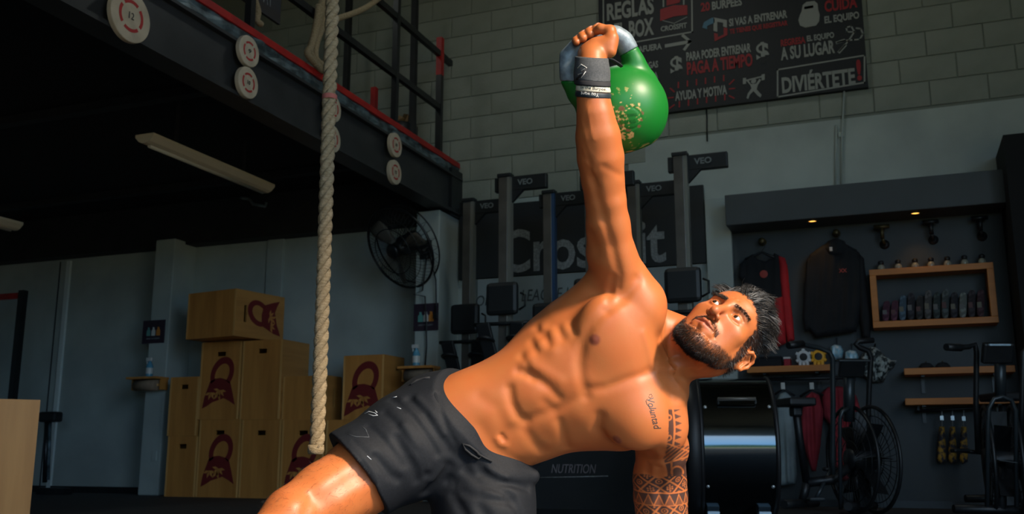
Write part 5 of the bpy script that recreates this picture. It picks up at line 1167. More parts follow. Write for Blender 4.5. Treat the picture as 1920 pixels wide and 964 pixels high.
# armpit and raised arm
S([(1195,525),(1188,535),(1176,548),(1160,565),(1140,580)],.011,-9*mm)
S([(1150,520),(1145,545),(1140,565)],.008,-6*mm); S([(1163,515),(1160,540)],.006,-4*mm)
S([(1112,335),(1118,362),(1132,410),(1146,455),(1158,505)],.009,-7*mm)
S([(1128,425),(1140,470)],.016,3*mm)
S([(1165,330),(1150,322),(1132,312)],.007,-3*mm)
S([(1118,350),(1108,330),(1102,300)],.008,-5*mm)
S([(1108,440),(1118,470)],.012,-3*mm); S([(1107,415)],.016,3*mm)
for v in [[(1090,225),(1098,260),(1108,290)],[(1092,275),(1100,300),(1104,325)],[(1102,200),(1106,235),(1114,262)],[(1097,305),(1112,318),(1120,340)]]: S(v,.0032,1.6*mm)
S([(1140,230),(1150,280),(1150,315)],.02,3*mm)
# propped arm
S([(1236,880),(1237,915),(1238,964)],.010,-9*mm); S([(1216,872),(1214,888)],.007,-4*mm)
S([(1228,860)],.018,4*mm); S([(1244,846),(1252,870),(1250,890)],.009,-5*mm)

# thigh and knee
S([(712,868),(650,905),(598,942)],.013,-5*mm); S([(700,905),(640,940)],.016,4*mm); S([(655,860),(600,905)],.018,4*mm); S([(546,946)],.022,5*mm); S([(585,930),(572,962)],.010,-5*mm)
# brows, folds of the face
def SH(pts,w,amp): B.stroke([hd(*p) for p in pts],w,amp)
SH([(.0165,-.012,.103),(.028,-.030,.092),(.033,-.048,.082)],.0045,-2.2*mm); SH([(-.0165,-.012,.103),(-.028,-.030,.092),(-.033,-.048,.082)],.0045,-2.2*mm)
SH([(-.026,-.0445,.092),(0,-.0445,.105),(.026,-.0445,.092)],.0022,-3.0*mm)
SH([(0,-.026,.103),(0,-.034,.104)],.003,-1.2*mm)
SH([(-.005,.047,.097),(-.006,.060,.095)],.003,-1.5*mm); SH([(.005,.047,.097),(.006,.060,.095)],.003,-1.5*mm)
for y in (.068,.080): SH([(-.035,y,.078),(0,y+.003,.090),(.035,y,.078)],.003,-.9*mm)
for s in (-1,1):
    SH([(s*.020,.018,.092),(s*.032,.014,.090),(s*.045,.017,.082)],.003,-1.3*mm)
    SH([(s*.018,.034,.090),(s*.032,.0375,.091),(s*.046,.033,.080)],.003,-1.5*mm)
    SH([(s*.030,-.062,.085),(0,-.067,.096)],.006,-2.0*mm)
# ------------------------------------------------------------------ surfaces (fine patches for head, gripping hand, tattooed arm)
def box_of(x0,y0,x1,y1,z0,z1):
    a=cc(x0,y1,(z0+z1)/2); b_=cc(x1,y0,(z0+z1)/2); return np.array([a[0],a[1],z0]),np.array([b_[0],b_[1],z1])
HEADB=box_of(1232,470,1500,760,2.08,2.46)
def in_head(V,m=0):
    q=(V-HC)@HA.T; return (q[:,1]>-.145+m)&(V[:,0]>cc(1247,0,2.28)[0]+m)&(V[:,1]>cc(0,712,2.3)[1]+m)
def in_hand(V,m=0): return V[:,1]>cc(0,122,2.17)[1]+m
def in_arm(V,m=0):
    ex=V[:,0]-cc(1176,0,2.36)[0]; dpt=V[:,2]-(2.285+.28*(cc(0,762,2.36)[1]-V[:,1]))
    return (V[:,1]<cc(0,748,2.34)[1]-m)&(V[:,1]>cc(0,1060,2.44)[1]+m)&(ex>m)&((V[:,0]>cc(1243,0,2.3)[0]+m)|(V[:,1]<cc(0,856,2.3)[1]-m))

parts=[]
V,Q=lattice_mesh(B,LO,HI,.0036,skip=lambda c,h_: in_head(c,h_)|in_hand(c,h_)|in_arm(c,h_))

drop=in_head(V,.005)|in_hand(V,.005)|in_arm(V,.005)
Q=Q[~drop[Q].all(1)]; parts.append((V,Q))
def patch(fn,lo,hi,h):
    v,q=lattice_mesh(B,lo,hi,h); k=fn(v); parts.append((v,q[k[q].all(1)]))
patch(in_head,HEADB[0],HEADB[1],.0018)
hb=box_of(1050,25,1185,135,2.12,2.32); patch(in_hand,hb[0],hb[1],.0016)
ab=box_of(1160,740,1310,1075,2.2,2.56); patch(in_arm,ab[0],ab[1],.0019)
Vs=[];Qs=[];o_=0
for v,q in parts:
    u_,inv=np.unique(q,return_inverse=True); Vs.append(v[u_]); Qs.append(inv.reshape(q.shape)+o_); o_+=len(u_)
V=np.concatenate(Vs); Q=np.concatenate(Qs)
NV=mesh_normals(V,Q); BODYT=bvh_of(V,Q)

# ------------------------------------------------------------------ pigment of the skin (per vertex) and the body object
def sstep(a,b,x): t=np.clip((x-a)/(b-a),0,1); return t*t*(3-2*t)
def vcol_mesh(name,V,Q,col,m,parent):
    Wp=to_world(V)-np.array(parent['_o']); me=bpy.data.meshes.new(name)
    me.vertices.add(len(Wp)); me.vertices.foreach_set('co',Wp.astype(np.float32).ravel())
    me.loops.add(Q.size); me.polygons.add(len(Q)); me.loops.foreach_set('vertex_index',Q.astype(np.int32).ravel())
    me.polygons.foreach_set('loop_start',np.arange(0,Q.size,4,dtype=np.int32)); me.update(calc_edges=True); me.validate()
    me.polygons.foreach_set('use_smooth',np.ones(len(me.polygons),bool))
    if col is not None:
        at=me.color_attributes.new('pigment','FLOAT_COLOR','POINT'); c4=np.ones((len(V),4),np.float32); c4[:,:3]=col; at.data.foreach_set('color',c4.ravel())
    me.materials.append(m); o=bpy.data.objects.new(name,me); COL.objects.link(o)
    if parent is not None: o.parent=parent
    return o
SKIN=np.array([.50,.152,.044],np.float32)
def noise3(P,sc,seed=0):
    r=np.random.default_rng(seed); out=0
    for k in range(9):
        d=r.normal(size=3); d/=np.linalg.norm(d); out=out+np.sin(P@d*sc*r.uniform(.6,2.2)+1.3*np.sin(P@r.normal(size=3)*sc*.5+k)+r.uniform(0,6))
    return out/6
col=np.tile(SKIN,(len(V),1))
def paint(msk,c,a=1.0):
    global col
    m_=np.clip(msk*a,0,1)[:,None]; col=col*(1-m_)+np.array(c,np.float32)*m_
n1=noise3(V,40,1)*.5+noise3(V,110,2)*.5
paint(np.clip(.5+n1,0,1),(.52,.125,.034),.45)
def blob(px,py,r,soft=.5):
    c=hits(B0,[(px,py)])[0]; d=np.linalg.norm(V-c,axis=1); return 1-sstep(r*(1-soft),r,d)
paint(blob(1115,637,.017),(.22,.055,.03),.95); paint(blob(1157,825,.015),(.22,.055,.03),.95)
# head pigments
q=(V-HC)@HA.T; hx_,hy_,hz_=q[:,0],q[:,1],q[:,2]; inh=(q[:,1]>-.16)&(960+F*V[:,0]/V[:,2]>1256.5)&((V[:,2]<2.305)|(V[:,0]>cc(1296,0,2.32)[0]))&(V[:,1]>cc(0,712,2.3)[1])&(np.abs(hx_)<.11)
lip=np.exp(-(((np.abs(hx_))/.021)**4))*np.exp(-((hy_+.0455)/.0085)**4)*(hz_>.085)*inh
paint(lip,(.40,.11,.07),.75)
nz_=noise3(V,300,3)*.004+noise3(V,90,4)*.004
# beard: jaw, chin, moustache
jaw_up=-.030+.055*sstep(.035,.0,hz_)+ .0*hx_      # upper limit of beard by forwardness (rises towards the ear)
beard=sstep(.006,-.006,hy_-jaw_up+nz_)*sstep(-.140,-.122,hy_)*sstep(.000,.012,hz_+nz_)*inh
mou=np.exp(-((hy_+.0315+.35*np.maximum(np.abs(hx_)-.012,0))/.0085)**4)*(np.abs(hx_)<.036)*(hz_>.078)*inh
cheek=sstep(-.002,.010,hy_-(-.068+.62*np.maximum(np.abs(hx_)-.030,0))+nz_)*sstep(.012,.024,hz_)   # clear cheek above the beard line
bmask=np.clip(np.maximum(beard*(1-cheek),mou),0,1)*(1-np.clip(lip*1.3,0,1))*inh
soul=np.exp(-(hx_/.016)**4)*np.exp(-((hy_+.0445)/.012)**4); bmask*=1-np.clip(soul,0,1)*.8
bmask*=.30+.70*np.maximum(sstep(-.060,-.085,hy_),np.maximum(mou,sstep(.030,.052,np.abs(hx_))*sstep(.0,-.045,hy_-.25*(np.abs(hx_)-.05))))
bmask*=1-sstep(.168,.178,np.linalg.norm(q,axis=1))
paint(bmask,(.045,.022,.013),.60)
# scalp
hair_line=.082-.55*np.maximum(-hz_+.052,0)+.30*np.maximum(np.abs(hx_)-.040,0)*0
side=(hz_<.040)&(hy_>.000+.25*np.maximum(hz_,0))
top=(hy_>.086-.10*np.abs(hx_)/.06)|((hz_<.05-.15*np.maximum(.086-hy_,0))&(hy_>.02))
scalp=np.where(inh,np.maximum(sstep(-.004,.006,hy_-(.092-.02*(np.abs(hx_)/.05)**2)+nz_), sstep(.053,.043,hz_+nz_+.25*np.maximum(.05-hy_,0))*sstep(-.035,-.015,hy_+.9*np.maximum(hz_+.01,0))),0)
earm=(np.abs(hx_)>.0715)&(hy_<.036)&(hy_>-.032)&(hz_>-.038)&(hz_<.012); scalp[earm]=0; bmask[earm]=0
far_=np.linalg.norm(q,axis=1)>.176; bmask[far_]=0; scalp[far_]=0
paint(scalp,(.018,.014,.012),.88)
brow=np.exp(-((hy_-(.0435+.0035*np.sin(np.clip((np.abs(hx_)-.012)/.040,0,1)*2.6)))/.0040)**4)*(np.abs(hx_)>.011)*(np.abs(hx_)<.053)*(hz_>.06)*inh
paint(brow,(.06,.03,.018),.35)
paint(np.exp(-((hx_)**2+(hy_+.006)**2+(hz_-.116)**2)/.016**2)*inh,(.62,.17,.08),.5)
# --- tattooed left arm: bands of triangles, lozenges and spirals in ink
arm_c=px_chain([(1244,752,2.305,48),(1250,795,2.315,42),(1244,840,2.36,44),(1237,885,2.42,45),(1238,930,2.43,47),(1241,975,2.43,45),(1243,1030,2.44,35),(1243,1075,2.45,27)])
ina=in_arm(V); ia=np.nonzero(ina)[0]; Pa=V[ia]
cy=np.array([c[0][1] for c in arm_c]); order=np.argsort(cy); ax_=np.array([c[0][0] for c in arm_c])[order]; az_=np.array([c[0][2] for c in arm_c])[order]; cy=cy[order]
tri=lambda x:np.abs((x%1)-.5)*2
def ink_at(Pa):
    pxs=960+F*Pa[:,0]/Pa[:,2]; pys=482-F*Pa[:,1]/Pa[:,2]
    cx=np.interp(Pa[:,1],cy,ax_); cz=np.interp(Pa[:,1],cy,az_)
    th=np.arctan2(Pa[:,0]-cx,-(Pa[:,2]-cz)); dist=np.hypot(Pa[:,0]-cx,Pa[:,2]-cz); vv=-Pa[:,1]
    U=th*4.3; W_=vv*1000/12.0
    a1=U*.79+W_*.62; b1=-U*.62+W_*.79
    cell=(np.floor(a1/2.2)+np.floor(b1/2.2))%2; fx=(a1/2.2)%1-.5; fy=(b1/2.2)%1-.5
    k=np.where(np.maximum(np.abs(fx),np.abs(fy))>.43,0.0,1.0)
    k=np.where((cell==1)&(np.abs(fx)<.27)&(np.abs(fy)<.27)&((np.floor(fx*7.4)+np.floor(fy*7.4))%2==0),.05,k)
    rr=np.hypot(fx,fy); k=np.where((cell==0)&(np.abs(rr-.22)<.045),.1,k); k=np.where((cell==0)&(rr<.08),.1,k)
    band=(W_/7.5+.22)%1
    row=np.where(tri(U/1.7)>(band-.62)/.30,1.0,np.where(tri(U/1.7)>(band-.62)/.30-.22,0.0,.75))
    k=np.where(band<.58,k,np.where(band<.62,0,np.where(band<.93,row,np.where(band<.96,0,k))))
    top=889-9*np.exp(-((pxs-1236)/14)**2)*-1
    out=sstep(top-1.5,top+1.5,pys)*k
    # deltoid and outer upper arm: dark field with curls, teeth and feathered leaves
    e=1247+5*np.sin((pys-775)/15.0); up_=(pxs>e)&(pys>768)&(pys<893)&(th>-.2)
    ln=1262+3*np.sin((pys-770)/21.0); d=np.full(len(Pa),.95)
    teeth=(pys-768)%13/13.0; right=pxs>ln
    d=np.where(right&(pys<836),np.where((pxs-ln)/16.0<tri(teeth),.95,.10),d)
    d=np.where(right&(pys<836)&(np.abs((pxs-ln)/16.0-tri(teeth))<.10),.0,d)
    d=np.where(np.abs(pxs-ln)<1.8,0,d)
    for sx_,sy_ in ((1254,820),(1254,782)):
        s_=np.hypot(pxs-sx_,pys-sy_); an=np.arctan2(pys-sy_,pxs-sx_); d=np.where((s_<9)&(np.abs(s_-4.5-1.1*an)<1.5),0,d)
    d=np.where((pys>836)&(pys<864),np.where(tri((pxs*.8+pys)/7.0)>.45,.9,.15),d); d=np.where(np.abs(pys-836-(pxs-1262)*.35)<1.5,0,d); d=np.where(np.abs(pys-865+(pxs-1262)*.3)<1.5,0,d)
    d=np.where((pys>868)&(np.abs(np.hypot(pxs-1270,pys-886)-11)<1.6),0,d)
    out=np.where(up_,np.maximum(out,d),out)
    out=np.where((np.abs(th)>1.5)&(pys>772)&(pxs>1225),np.maximum(out,k),out)
    return out*(dist<np.where(pys<868,.14,.085))*((pys>868)|(pxs>1240))
ink=0
for j,o3 in enumerate([(0,0,0),(.7,.4,0),(-.7,.4,0),(.3,-.8,0),(0,.2,.8),(0,-.3,-.8),(-.4,-.6,.3)]): ink=ink+ink_at(Pa+np.array(o3,np.float32)*.001)/7
fm=np.zeros(len(V)); fm[ia]=ink; paint(fm,(.018,.022,.026),.90)
# --- material
sk=bpy.data.materials.new('skin'); sk.use_nodes=True; n=sk.node_tree; bs=n.nodes['Principled BSDF']
va=n.nodes.new('ShaderNodeVertexColor'); va.layer_name='pigment'; n.links.new(va.outputs[0],bs.inputs['Base Color'])
bs.inputs['Roughness'].default_value=.44; bs.inputs['Specular IOR Level'].default_value=.4
bs.inputs['Subsurface Weight'].default_value=.12; bs.inputs['Subsurface Radius'].default_value=(.012,.005,.003); bs.inputs['Subsurface Scale'].default_value=.6
t_=n.nodes.new('ShaderNodeTexCoord'); vz=n.nodes.new('ShaderNodeTexNoise'); vz.inputs['Scale'].default_value=380; vz.inputs['Detail'].default_value=3
n.links.new(t_.outputs['Object'],vz.inputs['Vector']); bp=n.nodes.new('ShaderNodeBump'); bp.inputs['Strength'].default_value=.06; bp.inputs['Distance'].default_value=.002
n.links.new(vz.outputs[0],bp.inputs['Height']); n.links.new(bp.outputs[0],bs.inputs['Normal'])
MATS['skin']=sk
base_pt=floorpt(955,1122,0.0)
pw=to_world(base_pt[None])[0]; pw[2]=0
person=thing('person','shirtless bearded man in dark shorts propped on one arm, raising a green kettlebell','person',pw)
body=vcol_mesh('body',V,Q,col,sk,person)
# ------------------------------------------------------------------ shorts
mat('shorts_cloth',(.0050,.0066,.0095),(.0080,.010,.0138),scale=260,rough=.7,spec=.25,bump=.10,bscale=700)
SH_=Ops()
wp=(cc(842,701,2.335)+cc(996,881,2.335))/2; wt=np.array([.75,.66,0],np.float32); wt/=np.linalg.norm(wt)
def waist(P): q=P-wp; return q@wt-.47*(q[:,2])
SH_.raw(lambda P:evalP(BL,P)-.010,cc(560,1000,2.2)-.25,cc(1000,690,2.3)+.15,.02)
SH_.ell(cc(815,780,2.36),sax(35),(.085,.10,.115),.04)
SH_.l.append(('int',lambda P:waist(P)/1.1,np.array([-9,-9,-9.]),np.array([9,9,9.]),.004))
SH_.chain([(cc(855,803,2.345),PX(96,2.34)),(cc(765,838,2.30),PX(94,2.3)),(cc(668,886,2.23),PX(81,2.23)),(cc(600,930,2.16),PX(78,2.16))],.03)
SH_.chain([(cc(925,862,2.345),PX(72,2.35)),(cc(908,950,2.31),PX(92,2.3)),(cc(905,1075,2.25),PX(95,2.25))],.035)
SH_.cone(cc(955,884,2.27),cc(998,893,2.30),PX(15,2.28),PX(14,2.3),.012)
hp0=(cc(620,820,2.235)+cc(716,953,2.235))/2; hn=np.array([-.817,-.577,-.41],np.float32); hn/=np.linalg.norm(hn)
def hem(P):
    q=P-hp0; side=(P[:,0]<cc(790,0,2.25)[0]); return np.where(side,q@hn,-.05)
SH_.l.append(('int',hem,np.array([-9,-9,-9.]),np.array([9,9,9.]),.003))
lh=floorpt(915,1085,.15)
SH_.l.append(('int',lambda P:np.where(P[:,0]>cc(800,0,2.3)[0],-((P-lh)@UPD),-.05),np.array([-9,-9,-9.]),np.array([9,9,9.]),.003))
SH0=Ops(); SH0.l=list(SH_.l)
def SS(pts,w,amp): SH_.stroke(hits(SH0,pts),w,amp)
for pts,w,a in [([(768,748),(794,771),(815,801),(842,843),(872,868)],.012,-9),([(743,822),(761,855),(776,879),(782,900)],.011,-8),([(842,876),(821,905),(802,922)],.014,-10),
    ([(840,900),(873,921),(918,934),(960,940)],.012,-8),([(903,888),(933,903),(990,915)],.011,-9),([(703,858),(731,891),(745,899)],.010,-6),([(734,748),(765,772),(797,812),(820,850)],.010,-6),
    ([(720,775),(752,805),(785,850),(800,890)],.010,-5),([(690,800),(725,832),(755,872)],.009,-4),([(818,740),(838,805),(866,852),(910,884)],.008,-3),
    ([(850,930),(870,964),(880,1010)],.012,-7),([(900,950),(930,1000),(940,1040)],.013,-6),([(955,930),(975,964),(980,1010)],.011,-6),([(870,880),(900,905),(950,925)],.010,-5),
    ([(780,748),(805,775),(830,815)],.010,5),([(755,800),(780,840),(798,880)],.011,5),([(860,912),(900,928),(950,934)],.010,5),([(915,880),(950,897)],.010,4),([(830,880),(812,900)],.010,4),
    ([(660,812),(700,845)],.012,3),([(680,870),(700,905),(712,940)],.008,-3),([(655,830),(680,856),(698,882),(711,915)],.004,1.5),([(662,826),(688,853),(705,880)],.0035,-1.2)]:
    SS(pts,w,a*mm)
# hollow legs
SH_.chain([(cc(690,880,2.24),PX(72,2.24)),(cc(560,960,2.12),PX(74,2.12))],.006,op='sub')
SH_.cone(floorpt(945,1060,.16),floorpt(955,1122,.05),.088,.080,.006,op='sub')
sb=(np.array([cc(600,0,2.3)[0],cc(0,1135,2.3)[1],2.08]),np.array([cc(1030,0,2.3)[0],cc(0,685,2.3)[1],2.5]))
v_,q_=lattice_mesh(SH_,sb[0],sb[1],.0034)
SHT=bvh_of(v_,q_)
shorts=vcol_mesh('shorts',v_,q_,None,MATS['shorts_cloth'],person); shorts['_o']=list(person['_o'])
shorts['label']='dark charcoal athletic shorts with creased legs'
WB=Ops(); WB.raw(lambda P:evalP(BL,P)-.0125,cc(760,900,2.3)-.2,cc(1010,690,2.3)+.2,.003)
WB.l.append(('int',lambda P:np.maximum(waist(P)/1.1-.001,-waist(P)/1.1-.021),np.array([-9,-9,-9.]),np.array([9,9,9.]),.003))
a_,b_=lattice_mesh(WB,np.array([cc(770,0,2.3)[0],cc(0,930,2.3)[1],2.1]),np.array([cc(1040,0,2.3)[0],cc(0,675,2.3)[1],2.5]),.0030)
vcol_mesh('waistband',a_,b_,None,mat('waist_elastic',(.006,.0075,.010),(.009,.011,.014),scale=500,rough=.8,spec=.2,bump=.2,bscale=900),shorts)
# conform a polyline / flat mesh to a sculpted surface
def surf_tube(ops,pts,r,name,m,parent,lift=.001,seg=6,closed=False):
    q=MB(); q.tube(to_world(on_surf(ops,pts,lift)),r,seg,closed=closed); return q.build(name,m,parent)
mat('cord',(.012,.013,.015),rough=.8)
surf_tube(SHT,[(868,832),(880,836),(893,846),(902,856),(897,860),(884,852),(872,842)],.0028,'drawstring','cord',shorts,.002,closed=True)
surf_tube(SHT,[(895,850),(908,858),(922,866)],.0025,'drawstring','cord',shorts,.003)
surf_tube(SHT,[(770,722),(782,714),(796,710),(806,709)],.003,'zip','cord',shorts,.001)
mat('chalk_dust',(.42,.45,.48),rough=.9)
surf_tube(SHT,[(684,776),(692,772),(703,775),(708,779),(700,780),(690,777)],.0012,'print_mark','chalk_dust',shorts,.0002)
surf_tube(SHT,[(653,815),(668,819),(692,820),(686,806),(680,801)],.0009,'print_mark',mat('print_grey',(.06,.07,.08),rough=.6),shorts,.0002)
for p in [[(736,746),(744,744)],[(744,764),(752,767)],[(688,855),(696,862)],[(703,770),(707,774)]]: surf_tube(SHT,p,.001,'print_mark','chalk_dust',shorts,.0002)

# ------------------------------------------------------------------ eyes
mat('eye_white',(.62,.60,.58),rough=.12); mat('iris',(.035,.018,.010),rough=.1); mat('pupil',(.003,.003,.003),rough=.05)
gz=np.array([-.05,.30,.95]); 
for s in (-1,1):
    c=hd(s*.032,.027,.0752); look=((np.array([-.40,.03,.90])@HA)); look/=np.linalg.norm(look)
    b=MB(); n=18; vs=[];mi=[]
    tmp=np.cross(look,[0,0,1.]); tmp/=np.linalg.norm(tmp); t2=np.cross(look,tmp)
    fs=[]
    for i in range(n+1):
        a=math.pi*i/n
        for k in range(24):
            an=2*math.pi*k/24; rr_=.0129*(1.0+(.03 if a<R(24) else 0)); vs.append(c+rr_*(look*math.cos(a)+(tmp*math.cos(an)+t2*math.sin(an))*math.sin(a)))
    W=to_world(np.array(vs)); b.smooth=True; b.add(W,[])
    for i in range(n):
        b.cur=2 if i<1 else (1 if i<3 else 0)
        for k in range(24):
            l=(k+1)%24; b.f.append((i*24+k,i*24+l,(i+1)*24+l,(i+1)*24+k)); b.mi.append(b.cur); b.sm.append(True)
    b.build('eyeball',['eye_white','iris','pupil'],person)
# ------------------------------------------------------------------ hair
def strands(name,roots,dirs,lens,rad,mats,parent,seg=4,bend=None,wave=0.0,matp=None,phase=None):
    """3-sided tapering hairs; bend = direction the hair turns to along its length"""
    n=len(roots); d=dirs/np.linalg.norm(dirs,axis=1,keepdims=True); P=[roots-d*.001]
    ph=rng.uniform(0,6.28,n) if phase is None else phase; cur=roots.copy(); dd=d.copy(); sidev=np.cross(d,bend if bend is not None else np.array([0,0,1.])); sidev/=np.linalg.norm(sidev,axis=1,keepdims=True)+1e-9
    for i in range(seg):
        t=(i+1)/seg
        if bend is not None: dd=dd+bend*(1.1/seg); dd/=np.linalg.norm(dd,axis=1,keepdims=True)
        w=sidev*(wave*np.sin(ph+t*5.0))[:,None] if wave else 0
        cur=cur+dd*(lens/seg)[:,None]+w; P.append(cur.copy())
    P=np.stack(P,1); m=seg+1
    a=np.cross(dd,rng.normal(size=(n,3))); a/=np.linalg.norm(a,axis=1,keepdims=True); b_=np.cross(dd,a)
    taper=np.linspace(1,.25,m); rr_=(rad if np.ndim(rad) else np.full(n,rad))
    vs=np.zeros((n,m,3,3))
    for k in range(3):
        an=2.094*k; vs[:,:,k]=P+(a*math.cos(an)+b_*math.sin(an))[:,None,:]*(rr_[:,None]*taper[None])[:,:,None]
    W=to_world(vs.reshape(-1,3))-np.array(parent['_o'])
    base_=(np.arange(n)*m*3)[:,None]; f=[]
    for i in range(m-1):
        for k in range(3):
            l=(k+1)%3; f.append(np.stack([base_[:,0]+i*3+k,base_[:,0]+i*3+l,base_[:,0]+(i+1)*3+l,base_[:,0]+(i+1)*3+k],1))
    Fq=np.stack(f,1).reshape(-1,4)
    me=bpy.data.meshes.new(name); me.vertices.add(len(W)); me.vertices.foreach_set('co',W.astype(np.float32).ravel()); me.loops.add(Fq.size); me.polygons.add(len(Fq))
    me.loops.foreach_set('vertex_index',Fq.astype(np.int32).ravel()); me.polygons.foreach_set('loop_start',np.arange(0,Fq.size,4,dtype=np.int32)); me.update(calc_edges=True)
    for q in mats: me.materials.append(MATS[q])
    pick=np.zeros(n,int) if matp is None else matp
    me.polygons.foreach_set('material_index',np.repeat(pick,(m-1)*3).astype(np.int32)); me.polygons.foreach_set('use_smooth',np.ones(len(Fq),bool))
    o=bpy.data.objects.new(name,me); COL.objects.link(o); o.parent=parent; o['kind']='stuff'; return o
mat('hair_dark',(.012,.010,.009),rough=.36); mat('hair_grey',(.17,.17,.17),rough=.38); mat('hair_brown',(.035,.020,.012),rough=.45)
def roots_from(msk,n):
    p=msk/msk.sum(); i=rng.choice(len(V),size=n,p=p); R_=V[i]+rng.normal(size=(n,3))*.0007; return R_.astype(np.float32),i
N0=HN.astype(float); U0=HU.astype(float); E0=HE.astype(float)
topm=scalp*sstep(.060,.085,hy_+.25*hz_-.30*np.maximum(np.abs(hx_)-.045,0))
ri,ii=roots_from(topm,6500); g=NV[ii]
# locks: hairs of one lock share direction, wave and length
nl=150; lk_=rng.choice(len(ii),nl,replace=False); lid=np.argmin(((ri[:,None,:]-ri[lk_][None])**2).sum(2),1)
lw_=rng.normal(size=(nl,1))*.35; lph=rng.uniform(0,6.28,nl)
dirs=g*.85+(-N0)*.62+U0*.25+E0*(lw_[lid])+(ri[lk_][lid]-ri)*14+rng.normal(size=g.shape)*.07
sidew=E0[None]*np.cos(lph[lid])[:,None]*.55
bend=(-N0)*.95+sidew+g*.02-U0*.25*np.sin(lph[lid])[:,None]+rng.normal(size=g.shape)*.08
lens=(.037+.024*sstep(-.04,.06,hz_[ii]))*rng.uniform(.8,1.1,len(ii))*(.82+.36*rng.random(nl))[lid]
gl=rng.random(nl)<.30
strands('hair',ri,dirs,lens,.00052,['hair_dark','hair_grey'],person,seg=7,bend=bend,wave=.0030,matp=((rng.random(len(ii))<np.where(gl[lid],.50,.08))).astype(int),phase=lph[lid])['label']='wavy dark hair streaked with grey, combed back'
sm_=scalp*(1-np.clip(topm*1.3,0,1))
ri,ii=roots_from(sm_,3800); g=NV[ii]; 
strands('side_hair',ri,g*.5+(-N0)*.7-U0*.25+rng.normal(size=g.shape)*.15,rng.uniform(.006,.013,len(ii)),.00042,['hair_dark','hair_grey'],person,seg=2,matp=(rng.random(len(ii))<.12).astype(int))
ri,ii=roots_from(bmask,9500); g=NV[ii]
chin=sstep(-.055,-.085,hy_[ii])
strands('beard',ri,g*.65-U0*.45+N0*.25+rng.normal(size=g.shape)*.22,(.0035+.0055*chin)*rng.uniform(.6,1.2,len(ii)),.00030,['hair_brown','hair_grey','hair_dark'],person,seg=3,bend=-U0[None]*.5+0*g,matp=rng.choice(3,size=len(ii),p=[.50,.06,.44]))['label']='short dark brown beard and moustache'
ri,ii=roots_from(brow,800); g=NV[ii]; sg=np.sign(hx_[ii])[:,None]
strands('eyebrows',ri,g*.35+E0*sg*.8+U0*.25+rng.normal(size=g.shape)*.12,rng.uniform(.004,.007,len(ii)),.00028,['hair_dark','hair_brown'],person,seg=2,matp=(rng.random(len(ii))<.4).astype(int))
thm=((V[:,0]<cc(700,0,2.2)[0])&(V[:,1]>-.85)).astype(float)*(q_ is not None)
thm*=sstep(-.002,.004,hem(V))
ri,ii=roots_from(thm+1e-12,2600); g=NV[ii]; dn=(kn-cc(800,800,2.33)); dn=dn/np.linalg.norm(dn)
strands('leg_hair',ri,g*.35+dn*.7+rng.normal(size=g.shape)*.35,rng.uniform(.006,.014,len(ii)),.00016,['hair_dark'],person,seg=3,bend=dn[None]*.3+rng.normal(size=g.shape)*.4)
# chest tattoo lettering
def surf_text(s,ops,px0,py0,ang,w,h,m,name,parent,lift=.0006,bold=0.0,shear=0.0,flip=False,curve=0):
    vs,fs=text_fit(s,w,h,bold=bold,shear=shear); bmx=bmesh.new(); bv=[bmx.verts.new(v) for v in vs]
    for f in fs:
        try: bmx.faces.new([bv[i] for i in f])
        except ValueError: pass
    bmesh.ops.triangulate(bmx,faces=bmx.faces); 
    for _ in range(2):
        lg=[e for e in bmx.edges if e.calc_length()>3.0]
        if lg: bmesh.ops.subdivide_edges(bmx,edges=lg,cuts=1); bmesh.ops.triangulate(bmx,faces=bmx.faces)
    a=np.array([v.co[:] for v in bmx.verts]); bmx.verts.index_update(); fs=[[v.index for v in f.verts] for f in bmx.faces]; bmx.free()
    if flip: a[:,:2]*=-1
    a[:,1]+=curve*(a[:,0]/w)**2
    c_,s_=math.cos(R(ang)),math.sin(R(ang)); X=px0+a[:,0]*c_+a[:,1]*s_; Y=py0+a[:,0]*s_-a[:,1]*c_
    W=to_world(on_surf(ops,np.stack([X,Y],1),lift)); q=MB(); q.add(W,fs); return q.build(name,m,parent,fix=False)
mat('tattoo_ink',(.045,.035,.032),rough=.5)
tt=surf_text('Voluntad',BODYT,1226,776,76,60,13,'tattoo_ink','chest_tattoo',person,shear=.25); tt['label']='script lettering tattooed on the chest'
surf_tube(BODYT,[(1214,748),(1211,752),(1213,758),(1222,770),(1220,776)],.0006,'tattoo_flourish','tattoo_ink',person,.0002)
surf_tube(BODYT,[(1217,741),(1221,739),(1223,743),(1219,747),(1216,744)],.0006,'tattoo_flourish','tattoo_ink',person,.0002)

# ------------------------------------------------------------------ wrist wrap and bands
WR=Ops(); WR.chain([(cc(1116,215,2.15),PX(31.5,2.15)+.0015),(cc(1112,180,2.15),PX(27.5,2.15)+.0055),(cc(1110,140,2.16),PX(26,2.16)+.006),(cc(1109,95,2.178),PX(27,2.18)+.004)],.012)
def slab(y0,y1,t=.0,src=WR,grow=0.0,slope=.06):
    o=Ops(); o.raw(lambda P:evalP(src,P)-grow,cc(1060,225,2.1)-.05,cc(1170,80,2.25)+.05,.002)
    def f(P): x=960+F*P[:,0]/P[:,2]; y=482-F*P[:,1]/P[:,2]+slope*(1112-x)+26*(P[:,2]-2.15); return np.maximum(y0-y,y-y1)/830.0
    o.l.append(('int',f,np.array([-9,-9,-9.]),np.array([9,9,9.]),.0025)); return o
bx=box_of(1060,85,1170,215,2.06,2.26)
mat('wrap_fabric',(.055,.060,.065),(.085,.09,.095),scale=300,rough=.85,bump=.2,bscale=900); mat('wrap_dark',(.018,.018,.022),rough=.8); mat('band_cream',(.66,.60,.46),rough=.5); mat('band_navy',(.02,.028,.035),rough=.5); mat('print_black',(.01,.01,.01),rough=.6); mat('print_white',(.75,.72,.66),rough=.6)
wrap=None
